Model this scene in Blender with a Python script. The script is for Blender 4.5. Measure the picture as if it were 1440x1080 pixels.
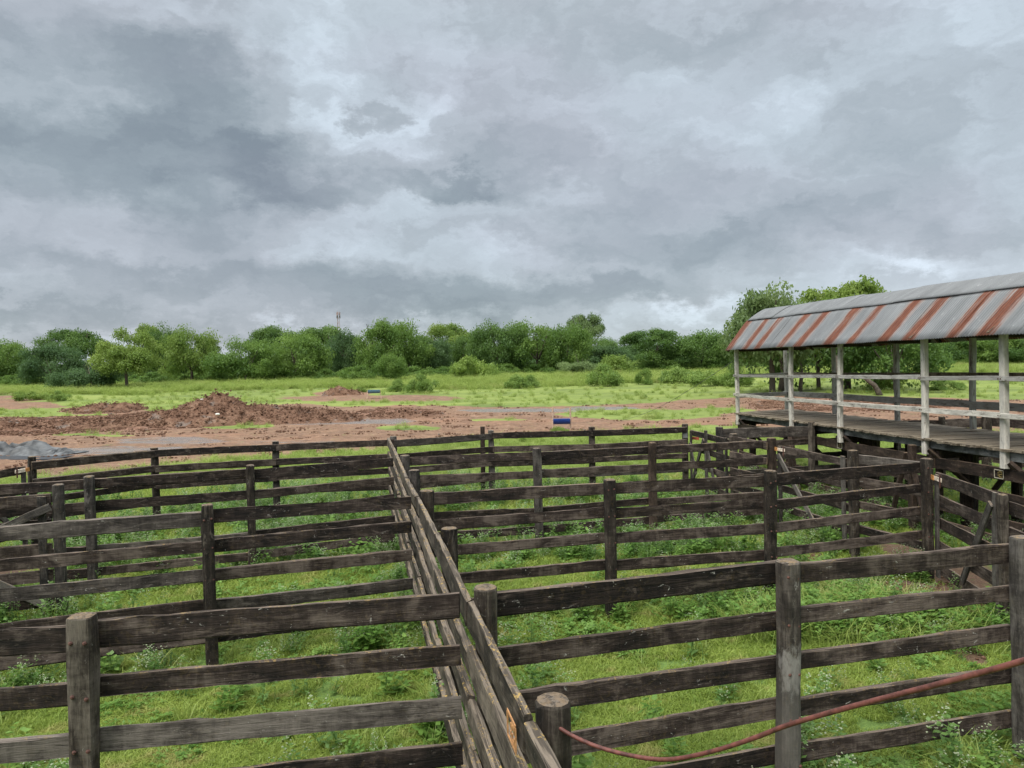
import bpy, math, random
import numpy as np
from mathutils import Vector, Matrix
random.seed(7); np.random.seed(7)
R = math.radians
S = bpy.context.scene
COL = S.collection
for o in list(bpy.data.objects): bpy.data.objects.remove(o)

# ------------------------------------------------------------------ camera
CAMZ = 3.6
FPX, PITCH, ROLL, HOR = 1060.0, 0.0179, 0.022, 521.0
cam_d = bpy.data.cameras.new('camera'); cam = bpy.data.objects.new('camera', cam_d); COL.objects.link(cam)
cam_d.sensor_width = 36.0; cam_d.lens = 36.0 * FPX / 1440.0
cam_d.clip_start = 0.05; cam_d.clip_end = 8000
_cp, _sp, _cr, _sr = math.cos(PITCH), math.sin(PITCH), math.cos(ROLL), math.sin(ROLL)
# photograph axes (x right, y down, z forward) -> world (X right, Y forward, Z up)
A = Matrix(((1, 0, 0), (0, -_sp, _cp), (0, -_cp, -_sp)))
RR = Matrix(((_cr, -_sr, 0), (_sr, _cr, 0), (0, 0, 1)))
MC = A @ RR
cam.matrix_world = Matrix.Translation((0, 0, CAMZ)) @ (MC @ Matrix(((1, 0, 0), (0, -1, 0), (0, 0, -1)))).to_4x4()
S.camera = cam
S.render.resolution_x, S.render.resolution_y = 1024, 768

def ray(x, y):
    return MC @ Vector(((x - 720) / FPX, (y - 540) / FPX, 1.0))
def P(x, y, z=0.0):
    d = ray(x, y); t = (z - CAMZ) / d.z
    return Vector((d.x * t, d.y * t, z))
def PY(x, y, Y):
    d = ray(x, y); t = Y / d.y
    return Vector((d.x * t, Y, CAMZ + d.z * t))
MCn = np.array([[MC[i][j] for j in range(3)] for i in range(3)])
def proj(X, Y, Z):
    v = np.stack([X, Y, Z - CAMZ], -1) @ MCn
    w = np.maximum(v[..., 2], 1e-3)
    return v[..., 0] / w * FPX + 720, v[..., 1] / w * FPX + 540

# ------------------------------------------------------------------ node helpers
class NT:
    def __init__(s, tree): s.t = tree; s.n = tree.nodes; s.l = tree.links
    def add(s, kind, **kw):
        nd = s.n.new(kind)
        for k, v in kw.items(): setattr(nd, k, v)
        return nd
    def put(s, sock, v):
        if isinstance(v, bpy.types.NodeSocket): s.l.new(v, sock)
        elif v is not None: sock.default_value = v
    def math(s, op, a, b=None, c=None, clamp=False):
        nd = s.add('ShaderNodeMath', operation=op, use_clamp=clamp)
        s.put(nd.inputs[0], a); s.put(nd.inputs[1], b)
        if c is not None: s.put(nd.inputs[2], c)
        return nd.outputs[0]
    def vmath(s, op, a, b=None, out=0):
        nd = s.add('ShaderNodeVectorMath', operation=op)
        s.put(nd.inputs[0], a)
        if b is not None: s.put(nd.inputs[1], b)
        return nd.outputs[out]
    def noise(s, vec, scale=5.0, detail=4.0, rough=0.55, dist=0.0, out=0):
        nd = s.add('ShaderNodeTexNoise'); s.put(nd.inputs['Vector'], vec)
        nd.inputs['Scale'].default_value = scale; nd.inputs['Detail'].default_value = detail
        nd.inputs['Roughness'].default_value = rough; nd.inputs['Distortion'].default_value = dist
        return nd.outputs[out]
    def ss(s, v, a, b, lo=0.0, hi=1.0, smooth=True):
        nd = s.add('ShaderNodeMapRange'); nd.interpolation_type = 'SMOOTHSTEP' if smooth else 'LINEAR'
        s.put(nd.inputs[0], v)
        for i, q in ((1, a), (2, b), (3, lo), (4, hi)): s.put(nd.inputs[i], q)
        return nd.outputs[0]
    def mix(s, f, a, b, mode='MIX'):
        nd = s.add('ShaderNodeMix', data_type='RGBA', blend_type=mode)
        s.put(nd.inputs[0], f)
        for i, q in ((6, a), (7, b)):
            if isinstance(q, (tuple, list)) and len(q) == 3: q = (*q, 1)
            s.put(nd.inputs[i], q)
        return nd.outputs[2]
    def ramp(s, v, stops):
        nd = s.add('ShaderNodeValToRGB'); s.put(nd.inputs[0], v); e = nd.color_ramp.elements
        while len(e) > 1: e.remove(e[-1])
        e[0].position = stops[0][0]; e[0].color = (*stops[0][1], 1)
        for p, c in stops[1:]:
            q = e.new(p); q.color = (*c, 1)
        return nd.outputs[0]
    def sep(s, v):
        nd = s.add('ShaderNodeSeparateXYZ'); s.put(nd.inputs[0], v); return nd.outputs
    def comb(s, x, y, z=0.0):
        nd = s.add('ShaderNodeCombineXYZ')
        s.put(nd.inputs[0], x); s.put(nd.inputs[1], y); s.put(nd.inputs[2], z); return nd.outputs[0]
    def attr(s, name, typ='GEOMETRY', out='Fac'):
        nd = s.add('ShaderNodeAttribute', attribute_type=typ, attribute_name=name); return nd.outputs[out]

# ------------------------------------------------------------------ world: overcast sky with broken cloud decks
SUN_EL, SUN_AZ = R(52), R(215)            # sun behind the cloud, behind the camera to the left
W = bpy.data.worlds.new('World'); S.world = W; W.use_nodes = True
n = NT(W.node_tree); n.n.clear()
geo = n.add('ShaderNodeNewGeometry')
dirv = n.vmath('SCALE', geo.outputs['Incoming']); dirv.node.inputs['Scale'].default_value = -1.0
dx, dy, dz = n.sep(dirv)[:3]
el = n.math('ARCSINE', dz); az = n.math('ARCTAN2', dx, dy)
elp = n.math('MAXIMUM', dz, 0.0)
pl = n.math('ADD', elp, 0.10)
pv = n.comb(n.math('DIVIDE', dx, pl), n.math('DIVIDE', dy, pl), 0.0)       # a flat cloud deck seen from below
ae = n.comb(az, el, 0.0)
wn = n.noise(pv, 1.15, 7, 0.62, 0.3, out=1)
warp = n.vmath('SUBTRACT', wn, (0.5, 0.5, 0.5))
wn2 = n.noise(n.vmath('MULTIPLY', ae, (8.0, 13.0, 1.0)), 1.0, 9, 0.66, 0.0, out=1)
warp2 = n.vmath('MULTIPLY', n.vmath('SUBTRACT', wn2, (0.5, 0.5, 0.5)), (0.26, 0.17, 0.0))
aew = n.vmath('ADD', ae, warp2)
f1 = n.noise(n.vmath('ADD', pv, n.vmath('MULTIPLY', warp, (.7, .7, .7))), 0.50, 7, 0.50, 0.0)
f2 = n.noise(n.vmath('MULTIPLY', aew, (5.0, 12.0, 1.0)), 1.0, 7, 0.50, 0.0)
f3 = n.noise(n.vmath('MULTIPLY', aew, (17.0, 30.0, 1.0)), 1.0, 8, 0.55, 0.0)
field = n.math('ADD', n.math('MULTIPLY', n.math('SUBTRACT', f1, 0.5), 0.6), n.math('MULTIPLY', n.math('SUBTRACT', f2, 0.5), 1.15))
field = n.math('ADD', field, n.math('MULTIPLY', n.math('SUBTRACT', f3, 0.5), 0.50))
# cloud banks, each where it hangs in the sky (photograph x, y, half width, half height, tone)
BANKS = [(300, 135, 115, 62, -.50), (110, 220, 270, 62, -.52), (110, 130, 230, 60, -.34), (60, 50, 170, 40, -.20), (430, 235, 120, 48, -.46), (330, 270, 160, 60, -.24),
         (160, 345, 190, 36, -.42), (250, 388, 130, 20, -.20), (700, 215, 110, 58, -.42), (615, 250, 70, 18, -.40), (528, 156, 34, 15, -.50),
         (860, 250, 160, 55, -.24), (1120, 60, 120, 45, -.20), (850, 45, 190, 55, -.20), (1050, 250, 180, 60, -.16), (1010, 345, 260, 38, -.20),
         (450, 400, 160, 24, -.16), (860, 410, 120, 28, -.30), (60, 440, 200, 16, -.25), (540, 440, 220, 16, -.22), (1300, 150, 180, 50, -.10),
         (425, 112, 75, 75, .62), (560, 190, 90, 45, .38), (80, 105, 90, 45, .20), (800, 190, 110, 60, .20), (660, 365, 130, 26, .24),
         (520, 340, 180, 18, .20), (250, 170, 40, 12, .22), (960, 435, 110, 16, .42), (1010, 425, 60, 9, .3), (1380, 370, 130, 14, .34), (330, 415, 420, 46, -.34), (720, 425, 200, 40, -.42), (850, 330, 330, 40, -.2), (1150, 330, 200, 40, -.16), (1260, 110, 130, 35, .16), (90, 300, 130, 30, .22),
         (540, 392, 40, 8, .22), (900, 375, 90, 14, .22), (1150, 170, 150, 30, .14), (300, 440, 120, 12, .16)]
for bx, by, rx, ry, amp in BANKS:
    d = ray(bx, by).normalized(); a0, e0 = math.atan2(d.x, d.y), math.asin(d.z)
    v = n.vmath('MULTIPLY', n.vmath('SUBTRACT', aew, (a0, e0, 0)), (FPX / rx / 1.25, FPX / ry / 1.25, 0))
    field = n.math('ADD', field, n.ss(n.vmath('LENGTH', v, out=1), 0.40 if amp < 0 else 0.0, 1.14 if amp < 0 else 1.35, amp * (.80 if amp < 0 else .62), 0.0))
tone = n.ss(field, -0.90, 0.76, 0.0, 1.0, smooth=False)
ccol = n.ramp(tone, [(0.0, (.17, .20, .23)), (0.24, (.245, .282, .312)), (0.45, (.335, .372, .408)), (0.60, (.42, .470, .52)), (0.78, (.56, .635, .71)), (1.0, (.78, .83, .89))])
# overcast luminance: brighter overhead, a little darker low down
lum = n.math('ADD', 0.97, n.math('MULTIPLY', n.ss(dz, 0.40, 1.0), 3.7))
tint = n.ss(n.noise(n.vmath('MULTIPLY', ae, (2.2, 5.0, 1.0)), 1.0, 3, 0.5), 0.38, 0.62)
ccol = n.mix(1.0, ccol, n.mix(tint, (.985, 1.0, .995), (1.025, .995, 1.01)), 'MULTIPLY')
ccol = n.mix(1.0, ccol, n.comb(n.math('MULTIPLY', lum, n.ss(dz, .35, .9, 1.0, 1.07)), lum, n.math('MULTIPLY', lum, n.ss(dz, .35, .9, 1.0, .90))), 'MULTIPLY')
SKYS = 0.1
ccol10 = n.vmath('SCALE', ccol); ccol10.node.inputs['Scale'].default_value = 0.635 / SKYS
sky = n.add('ShaderNodeTexSky'); sky.sky_type = 'NISHITA'; sky.sun_disc = False
sky.sun_elevation = SUN_EL; sky.sun_rotation = SUN_AZ
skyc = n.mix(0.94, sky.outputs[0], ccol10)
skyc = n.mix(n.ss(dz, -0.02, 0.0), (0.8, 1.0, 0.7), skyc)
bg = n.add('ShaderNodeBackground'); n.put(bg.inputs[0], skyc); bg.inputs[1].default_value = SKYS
wo = n.add('ShaderNodeOutputWorld'); n.l.new(bg.outputs[0], wo.inputs[0])

sd = bpy.data.lights.new('sun', 'SUN'); sd.energy = 1.5; sd.angle = R(28); sd.color = (1.0, .965, .90)
sun = bpy.data.objects.new('sun', sd); COL.objects.link(sun)
sdir = Vector((math.sin(SUN_AZ) * math.cos(SUN_EL), math.cos(SUN_AZ) * math.cos(SUN_EL), math.sin(SUN_EL)))
sun.rotation_euler = (-sdir).to_track_quat('-Z', 'Y').to_euler(); sun.location = (0, 0, 30)
S.view_settings.view_transform = 'Standard'; S.view_settings.look = 'None'
S.view_settings.gamma = 1.0; S.view_settings.use_curve_mapping = False
S.view_settings.exposure = 1.12
S.render.engine = 'CYCLES'
S.cycles.max_bounces = 6; S.cycles.diffuse_bounces = 3; S.cycles.transparent_max_bounces = 6

# ------------------------------------------------------------------ materials
MATS = {}
def newmat(name):
    m = bpy.data.materials.new(name); m.use_nodes = True; k = NT(m.node_tree); k.n.clear()
    out = k.add('ShaderNodeOutputMaterial'); MATS[name] = m; return m, k, out
def principled(k, out, col, rough=0.8, spec=0.3, bump=None, bs=0.3, bd=0.01, metal=0.0):
    b = k.add('ShaderNodeBsdfPrincipled')
    if isinstance(col, tuple) and len(col) == 3: col = (*col, 1)
    k.put(b.inputs['Base Color'], col); k.put(b.inputs['Roughness'], rough); k.put(b.inputs['Metallic'], metal)
    k.put(b.inputs['Specular IOR Level'], spec)
    if bump is not None:
        bp = k.add('ShaderNodeBump'); bp.inputs['Strength'].default_value = bs; bp.inputs['Distance'].default_value = bd
        k.put(bp.inputs['Height'], bump); k.l.new(bp.outputs[0], b.inputs['Normal'])
    k.l.new(b.outputs[0], out.inputs[0]); return b

def wood(name, dark, mid, light, chips=0.5, lichen=0.5, paint=None, endcol=(.20, .14, .085), patch=None):
    m, k, out = newmat(name)
    tc = k.add('ShaderNodeTexCoord'); oi = k.add('ShaderNodeObjectInfo'); g = k.add('ShaderNodeNewGeometry')
    rnd = oi.outputs['Random']
    off = k.vmath('SCALE', (37.0, 91.0, 53.0)); k.put(off.node.inputs['Scale'], rnd)
    v = k.vmath('ADD', tc.outputs['Object'], off)
    grain = k.noise(k.vmath('MULTIPLY', v, (1.6, 38, 38)), 1.0, 6, 0.62, 0.9)
    fine = k.noise(k.vmath('MULTIPLY', v, (9, 190, 190)), 1.0, 3, 0.6)
    blot = k.noise(k.vmath('MULTIPLY', v, (2.6, 6, 6)), 1.0, 5, 0.62, 0.6)
    strk = k.noise(k.vmath('MULTIPLY', v, (11, 3, 1.8)), 1.0, 6, 0.75, 1.2)
    t = k.math('ADD', k.math('MULTIPLY', grain, 0.40), k.math('MULTIPLY', k.math('ADD', k.math('MULTIPLY', k.math('SUBTRACT', blot, 0.5), 1.5), 0.5), 0.62))
    t = k.math('ADD', t, k.math('MULTIPLY', fine, 0.16))
    t = k.math('ADD', t, k.math('MULTIPLY', k.math('SUBTRACT', strk, 0.5), 0.42))
    t = k.math('ADD', t, k.math('MULTIPLY', k.math('SUBTRACT', rnd, 0.5), 0.24))
    t = k.math('SUBTRACT', t, 0.10)
    col = k.ramp(t, [(0.30, dark), (0.50, mid), (0.72, light)])
    # pale scuffs and bird lime
    mo = k.noise(k.vmath('MULTIPLY', v, (3.2, 14, 12)), 1.0, 8, 0.74, 0.9)
    col = k.mix(k.math('MULTIPLY', k.ss(mo, 0.54, 0.66), 0.55), col, tuple(c * 1.15 for c in light))
    col = k.mix(k.math('MULTIPLY', k.ss(mo, 0.44, 0.34), 0.6), col, dark)
    ch = k.noise(k.vmath('MULTIPLY', v, (9, 22, 16)), 1.0, 6, 0.72, 1.6)
    col = k.mix(k.math('MULTIPLY', k.ss(ch, 0.63, 0.69), chips), col, (.34, .32, .29))
    # sky light on upper faces painted into the colour, plus ochre lichen
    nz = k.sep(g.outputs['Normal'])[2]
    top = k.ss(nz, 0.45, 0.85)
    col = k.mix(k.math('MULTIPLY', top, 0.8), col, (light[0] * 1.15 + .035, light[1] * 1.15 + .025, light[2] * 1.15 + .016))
    gr2 = k.ss(grain, 0.44, 0.58)
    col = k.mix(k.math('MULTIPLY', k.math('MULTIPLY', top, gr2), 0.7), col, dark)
    li = k.noise(v, 24.0, 6, 0.72, 0.8)
    li2 = k.noise(v, 2.1, 3, 0.5)
    lf = k.math('MULTIPLY', k.ss(li, 0.55, 0.60), k.ss(li2, 0.40, 0.58))
    lf = k.math('MULTIPLY', lf, k.math('ADD', k.math('MULTIPLY', top, lichen), 0.06))
    col = k.mix(lf, col, (.36, .24, .075))
    # sawn ends
    tn = k.sep(tc.outputs['Normal'])[0]
    endf = k.math('MULTIPLY', k.ss(tn, 0.75, 0.95), k.ss(k.noise(v, 22.0, 4, 0.6), 0.35, 0.62))
    col = k.mix(k.math('MULTIPLY', endf, 0.7), col, endcol)
    if patch:
        ox_, oy_, oz_ = k.sep(tc.outputs['Object'])[:3]
        pd = k.vmath('LENGTH', k.vmath('MULTIPLY', k.vmath('SUBTRACT', tc.outputs['Object'], (patch, 0.05, 0.03)), (4.2, 9.0, 6.0)), out=1)
        pd = k.math('ADD', pd, k.math('MULTIPLY', k.math('SUBTRACT', k.noise(k.vmath('MULTIPLY', v, (9, 16, 16)), 1.0, 5, 0.7), 0.5), 2.2))
        col = k.mix(k.math('MULTIPLY', k.ss(pd, 0.55, 1.05, 0.8, 0.0), k.ss(mo, 0.36, 0.56, 0.55, 1.0)), col, (.25, .235, .215))
        col = k.mix(k.ss(ox_, patch + .15, patch - .35, 0.0, 0.42), col, (.15, .138, .125))
    if paint:
        pn = k.noise(k.vmath('MULTIPLY', v, (3.5, 16, 16)), 1.0, 6, 0.7, 0.5)
        pf = k.ss(pn, 0.37, 0.50)
        pc = k.mix(k.ss(blot, 0.35, 0.65), tuple(c * .72 for c in paint), paint)
        col = k.mix(pf, col, pc)
    h = k.math('ADD', k.math('MULTIPLY', grain, 1.0), k.math('MULTIPLY', fine, 0.5))
    principled(k, out, col, 0.82, 0.25, bump=h, bs=0.85, bd=0.012)
    return m
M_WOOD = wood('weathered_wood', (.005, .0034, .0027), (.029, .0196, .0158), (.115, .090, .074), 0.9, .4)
M_WOODG = wood('silvered_wood', (.012, .0095, .008), (.052, .043, .037), (.145, .124, .107), 0.7, .3)
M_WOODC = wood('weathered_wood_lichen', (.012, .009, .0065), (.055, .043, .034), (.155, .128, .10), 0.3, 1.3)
M_POST = wood('post_wood', (.006, .0045, .0036), (.032, .0245, .019), (.125, .105, .085), 0.5, 0.7)
M_POSTG = wood('grey_post_wood', (.011, .0095, .0085), (.052, .045, .040), (.135, .122, .108), 0.6, 0.5)
M_SCUFF = wood('scuffed_post_wood', (.008, .0065, .0055), (.042, .034, .028), (.13, .112, .095), 0.6, 0.4, patch=1.42)
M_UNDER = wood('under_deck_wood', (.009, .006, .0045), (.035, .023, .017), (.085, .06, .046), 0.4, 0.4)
M_DECK = wood('deck_wood', (.05, .038, .026), (.165, .135, .097), (.29, .245, .185), 0.15, 0.2)
M_EDGE = wood('deck_edge_wood', (.03, .03, .028), (.085, .088, .085), (.18, .185, .18), 0.4, 0.1)
M_WHITE = wood('white_painted_wood', (.12, .10, .085), (.25, .23, .20), (.42, .40, .37), 0.2, 0.0, paint=(.58, .545, .48), endcol=(.3, .28, .25))
M_GREYP = wood('worn_painted_wood', (.10, .085, .07), (.20, .18, .16), (.33, .31, .28), 0.2, 0.0, paint=(.38, .365, .335))

m, k, out = newmat('roof_metal')                                   # galvanised sheet with rust runs
tc = k.add('ShaderNodeTexCoord'); uv = k.add('ShaderNodeUVMap'); uv.uv_map = 'UVMap'
u, v_, _ = k.sep(uv.outputs[0])[:3]
rn = k.attr('rust')
uvv = k.comb(k.math('MULTIPLY', u, 9.0), k.math('MULTIPLY', v_, 1.1), 0.0)
edge = k.noise(uvv, 1.0, 6, 0.7)
fleck = k.noise(k.comb(k.math('MULTIPLY', u, 30.0), k.math('MULTIPLY', v_, 4.0)), 1.0, 5, 0.7)
line = k.noise(k.comb(k.math('MULTIPLY', u, 34.0), k.math('MULTIPLY', v_, 0.45)), 1.0, 4, 0.7)
big = k.noise(k.comb(k.math('MULTIPLY', u, 1.3), k.math('MULTIPLY', v_, 1.0), 3.0), 1.0, 4, 0.6)
rr_ = k.math('ADD', rn, k.math('MULTIPLY', k.math('SUBTRACT', edge, 0.5), 1.0))
rr_ = k.math('ADD', rr_, k.math('MULTIPLY', k.math('SUBTRACT', line, 0.5), 1.5))
rr_ = k.math('ADD', rr_, k.math('MULTIPLY', k.math('SUBTRACT', big, 0.5), 0.9))
rf = k.ss(rr_, 0.34, 0.70)
base = k.ramp(k.noise(k.comb(k.math('MULTIPLY', u, 2.2), k.math('MULTIPLY', v_, .8)), 1.0, 6, 0.65), [(0.3, (.085, .088, .091)), (0.55, (.135, .14, .144)), (0.75, (.185, .19, .194))])
base = k.mix(k.math('MULTIPLY', k.ss(fleck, 0.62, 0.68), 0.7), base, (.34, .34, .335))
base = k.mix(k.math('MULTIPLY', k.ss(rn, 0.12, 0.5), 0.35), base, (.30, .20, .155))
rust = k.ramp(k.math('ADD', k.math('MULTIPLY', fleck, .5), k.math('MULTIPLY', line, .5)), [(0.34, (.040, .014, .009)), (0.50, (.115, .036, .019)), (0.66, (.20, .082, .048))])
rust = k.mix(k.ss(k.noise(k.comb(k.math('MULTIPLY', u, 26.0), k.math('MULTIPLY', v_, 0.7)), 1.0, 3, 0.6), 0.66, 0.70), rust, (.48, .38, .32))
principled(k, out, k.mix(rf, base, rust), k.ss(rf, 0, 1, 0.48, 0.9), 0.4, metal=0.0)
M_ROOF = m

def simple(name, col, rough=0.7, var=0.25, scale=20.0, metal=0.0, spec=0.4, bumpd=0.0):
    m, k, out = newmat(name); tc = k.add('ShaderNodeTexCoord')
    nz = k.noise(tc.outputs['Object'], scale, 5, 0.65)
    c = k.mix(k.ss(nz, 0.3, 0.7), tuple(q * (1 - var) for q in col), tuple(min(1, q * (1 + var)) for q in col))
    principled(k, out, c, rough, spec, bump=nz if bumpd else None, bs=0.6, bd=bumpd, metal=metal); return m
M_RUST = simple('rusty_iron', (.085, .036, .026), 0.75, 0.55, 30, 0.0, bumpd=0.003)
M_CABLE = simple('rusty_rod', (.11, .036, .027), 0.6, 0.5, 22, 0.0, bumpd=0.002)
M_LATCH = simple('chipped_cream_paint', (.62, .52, .42), 0.6, 0.45, 26)
M_LRUST = simple('latch_rust', (.42, .19, .06), 0.8, 0.5, 60)
M_ORANGE = simple('orange_frame_paint', (.42, .21, .09), 0.6, 0.25, 40)
M_OCHRE = simple('faded_yellow_paint', (.22, .16, .05), 0.7, 0.35, 40)
M_PALEF = simple('pale_frame_paint', (.40, .36, .27), 0.7, 0.3, 40)
M_BLUE = simple('blue_plastic', (.012, .055, .27), 0.4, 0.25, 6)
M_LBLUE = simple('weathered_blue_plastic', (.10, .23, .32), 0.5, 0.25, 6)
M_TARP = simple('grey_tarpaulin', (.085, .088, .09), 0.5, 0.6, 1.6)
M_TARPB = simple('black_sheeting', (.02, .021, .024), 0.4, 0.3, 4)
M_STAKE = simple('bare_timber_stake', (.42, .30, .22), 0.8, 0.4, 12)
M_PALE = simple('pale_rubble', (.62, .60, .55), 0.8, 0.15, 8)
M_WIRE = simple('dark_wire', (.05, .05, .05), 0.5, 0.2, 8)
M_MAST = simple('mast_steel', (.30, .22, .22), 0.6, 0.15, 2)
M_RED = simple('red_paint', (.32, .06, .03), 0.6, 0.3, 30)
M_BARK = simple('tree_bark', (.085, .068, .052), 0.9, 0.5, 5, bumpd=0.02)

def leaf(name, a, b, c=None, trans=0.40, hue=0.5, noise_sc=0.35):
    m, k, out = newmat(name); oi = k.add('ShaderNodeObjectInfo'); g = k.add('ShaderNodeNewGeometry')
    nz = k.noise(g.outputs['Position'], noise_sc, 4, 0.6)
    t = k.math('ADD', k.math('MULTIPLY', oi.outputs['Random'], 0.45), k.math('MULTIPLY', k.math('SUBTRACT', nz, 0.5), 1.6))
    t = k.math('ADD', t, k.math('MULTIPLY', k.attr('tone'), 0.55))
    col = k.mix(k.math('ADD', t, -0.05, clamp=True), a, b)
    if c:
        n2 = k.noise(g.outputs['Position'], noise_sc * 2.3, 3, 0.6)
        col = k.mix(k.math('MULTIPLY', k.ss(n2, 0.55, 0.68), 0.7), col, c)
    d = k.add('ShaderNodeBsdfDiffuse'); k.put(d.inputs[0], col)
    tr = k.add('ShaderNodeBsdfTranslucent'); k.put(tr.inputs[0], k.mix(0.5, col, tuple(min(1, q * 1.5) for q in b)))
    mx = k.add('ShaderNodeMixShader'); mx.inputs[0].default_value = trans
    k.l.new(d.outputs[0], mx.inputs[1]); k.l.new(tr.outputs[0], mx.inputs[2])
    gl = k.add('ShaderNodeBsdfGlossy'); gl.inputs['Roughness'].default_value = 0.45; gl.inputs[0].default_value = (.8, .85, .9, 1)
    mx2 = k.add('ShaderNodeMixShader'); mx2.inputs[0].default_value = 0.015
    k.l.new(mx.outputs[0], mx2.inputs[1]); k.l.new(gl.outputs[0], mx2.inputs[2])
    k.l.new(mx2.outputs[0], out.inputs[0]); return m
M_TURF = leaf('turf_blades', (.14, .215, .034), (.32, .385, .085), (.38, .34, .13), noise_sc=0.9)
M_CLOVER = leaf('clover_leaves', (.09, .185, .034), (.22, .34, .085), None, noise_sc=0.7)
M_WEED = leaf('weed_leaves', (.07, .15, .034), (.19, .30, .09), None, noise_sc=0.9)
M_SEED = leaf('weed_seed_heads', (.26, .31, .18), (.40, .43, .30), None)
M_TALL = leaf('tall_grass_blades', (.17, .245, .048), (.30, .37, .095), (.35, .35, .14), noise_sc=0.12)
M_DARKT = leaf('dark_tree_leaves', (.050, .105, .024), (.135, .22, .05), None, noise_sc=0.25)
M_MIDT = leaf('mid_tree_leaves', (.075, .145, .027), (.185, .28, .06), None, noise_sc=0.25)
M_LIGHTT = leaf('light_tree_leaves', (.105, .18, .032), (.235, .315, .07), None, noise_sc=0.3)
M_OLIVET = leaf('olive_tree_leaves', (.09, .145, .05), (.20, .27, .10), None, noise_sc=0.3)
M_BLUET = leaf('bluish_tree_leaves', (.055, .11, .04), (.125, .20, .07), None, noise_sc=0.3)
M_YELT = leaf('yellow_shrub_leaves', (.11, .19, .03), (.27, .36, .08), None, noise_sc=0.5)
M_SHRUB = leaf('shrub_leaves', (.115, .195, .04), (.25, .34, .085), None, noise_sc=0.5)

# ground
m, k, out = newmat('ground'); M_GROUND = m
g = k.add('ShaderNodeNewGeometry'); pos = g.outputs['Position']
dirt, rub, wet, lawn = k.attr('dirt'), k.attr('rubble'), k.attr('wet'), k.attr('lawn')
pz = k.vmath('MULTIPLY', pos, (1, 1, 0))
e1 = k.noise(pz, 0.55, 6, 0.66); e2 = k.noise(k.vmath('MULTIPLY', pz, (.6, 1.2, 0)), 0.10, 5, 0.6); e3 = k.noise(pz, 4.5, 6, 0.7); e4 = k.noise(pz, 26.0, 4, 0.7)
df = k.math('ADD', dirt, k.math('MULTIPLY', k.math('SUBTRACT', e1, 0.5), 1.3))
df = k.math('ADD', df, k.math('MULTIPLY', k.math('SUBTRACT', e3, 0.5), 0.5))
df = k.ss(df, 0.42, 0.58)
soil = k.ramp(k.math('ADD', k.math('MULTIPLY', e3, 0.6), k.math('MULTIPLY', e1, 0.4)), [(0.36, (.105, .062, .038)), (0.46, (.165, .094, .055)), (0.57, (.25, .150, .092)), (0.70, (.35, .24, .16))])
ruts = k.noise(k.vmath('MULTIPLY', pz, (.35, 1.7, 0)), 1.0, 6, 0.65, 1.0)
soil = k.mix(k.math('MULTIPLY', k.ss(ruts, 0.52, 0.62), 0.6), soil, (.155, .088, .06))
soil = k.mix(k.math('MULTIPLY', k.ss(e2, 0.5, 0.62), 0.45), soil, (.25, .128, .076))
red = k.ramp(e3, [(0.33, (.085, .040, .026)), (0.55, (.20, .103, .067)), (0.72, (.31, .195, .14))])
spk0 = k.noise(k.vmath('MULTIPLY', pz, (1.3, 3.0, 0)), 1.0, 8, 0.8, 0.8)
soil = k.mix(k.math('MULTIPLY', k.ss(spk0, 0.52, 0.60), 0.75), soil, (.085, .048, .034))
soil = k.mix(k.math('MULTIPLY', k.ss(spk0, 0.44, 0.36), 0.55), soil, (.36, .26, .20))
soil = k.mix(k.math('MULTIPLY', rub, 0.85), soil, red)
sprig = k.math('MULTIPLY', k.ss(k.noise(pz, 1.3, 6, 0.75), 0.57, 0.66), 0.45)
soil = k.mix(k.math('MULTIPLY', k.math('SUBTRACT', 1.0, lawn), 0.7), soil, k.ramp(e4, [(0.35, (.035, .022, .015)), (0.5, (.10, .06, .04)), (0.68, (.19, .13, .09))]))
soil = k.mix(sprig, soil, (.13, .17, .055))
wetf = k.ss(k.math('ADD', wet, k.math('MULTIPLY', k.math('SUBTRACT', ruts, 0.5), 1.1)), 0.48, 0.60)
soil = k.mix(wetf, soil, (.19, .155, .135))
gr = k.ramp(k.math('ADD', k.math('MULTIPLY', e3, 0.25), k.math('ADD', k.math('MULTIPLY', e1, 0.30), k.math('MULTIPLY', e4, 0.45))), [(0.32, (.062, .085, .026)), (0.48, (.10, .165, .035)), (0.62, (.17, .25, .055)), (0.78, (.24, .27, .095))])
fin = k.noise(k.vmath('MULTIPLY', pz, (.5, 2.2, 0)), 1.0, 8, 0.78, 0.5)
far = k.ramp(k.math('ADD', k.math('MULTIPLY', e2, 0.40), k.math('MULTIPLY', fin, 0.60)), [(0.40, (.075, .105, .026)), (0.47, (.135, .180, .036)), (0.54, (.19, .24, .050)), (0.64, (.26, .265, .08))])
gr = k.mix(lawn, gr, far)
bare = k.math('MULTIPLY', k.ss(k.noise(pz, 1.7, 5, 0.7), 0.60, 0.70), k.math('SUBTRACT', 1.0, lawn))
gr = k.mix(k.math('MULTIPLY', bare, 0.75), gr, (.16, .105, .065))
col = k.mix(df, gr, soil)
rough = k.ss(k.math('MULTIPLY', wetf, df), 0, 1, 0.93, 0.20)
hb = k.math('ADD', k.math('MULTIPLY', e3, 1.0), k.math('MULTIPLY', e4, 0.35))
b = principled(k, out, col, rough, 0.35, bump=hb, bs=0.9, bd=0.06)

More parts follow.
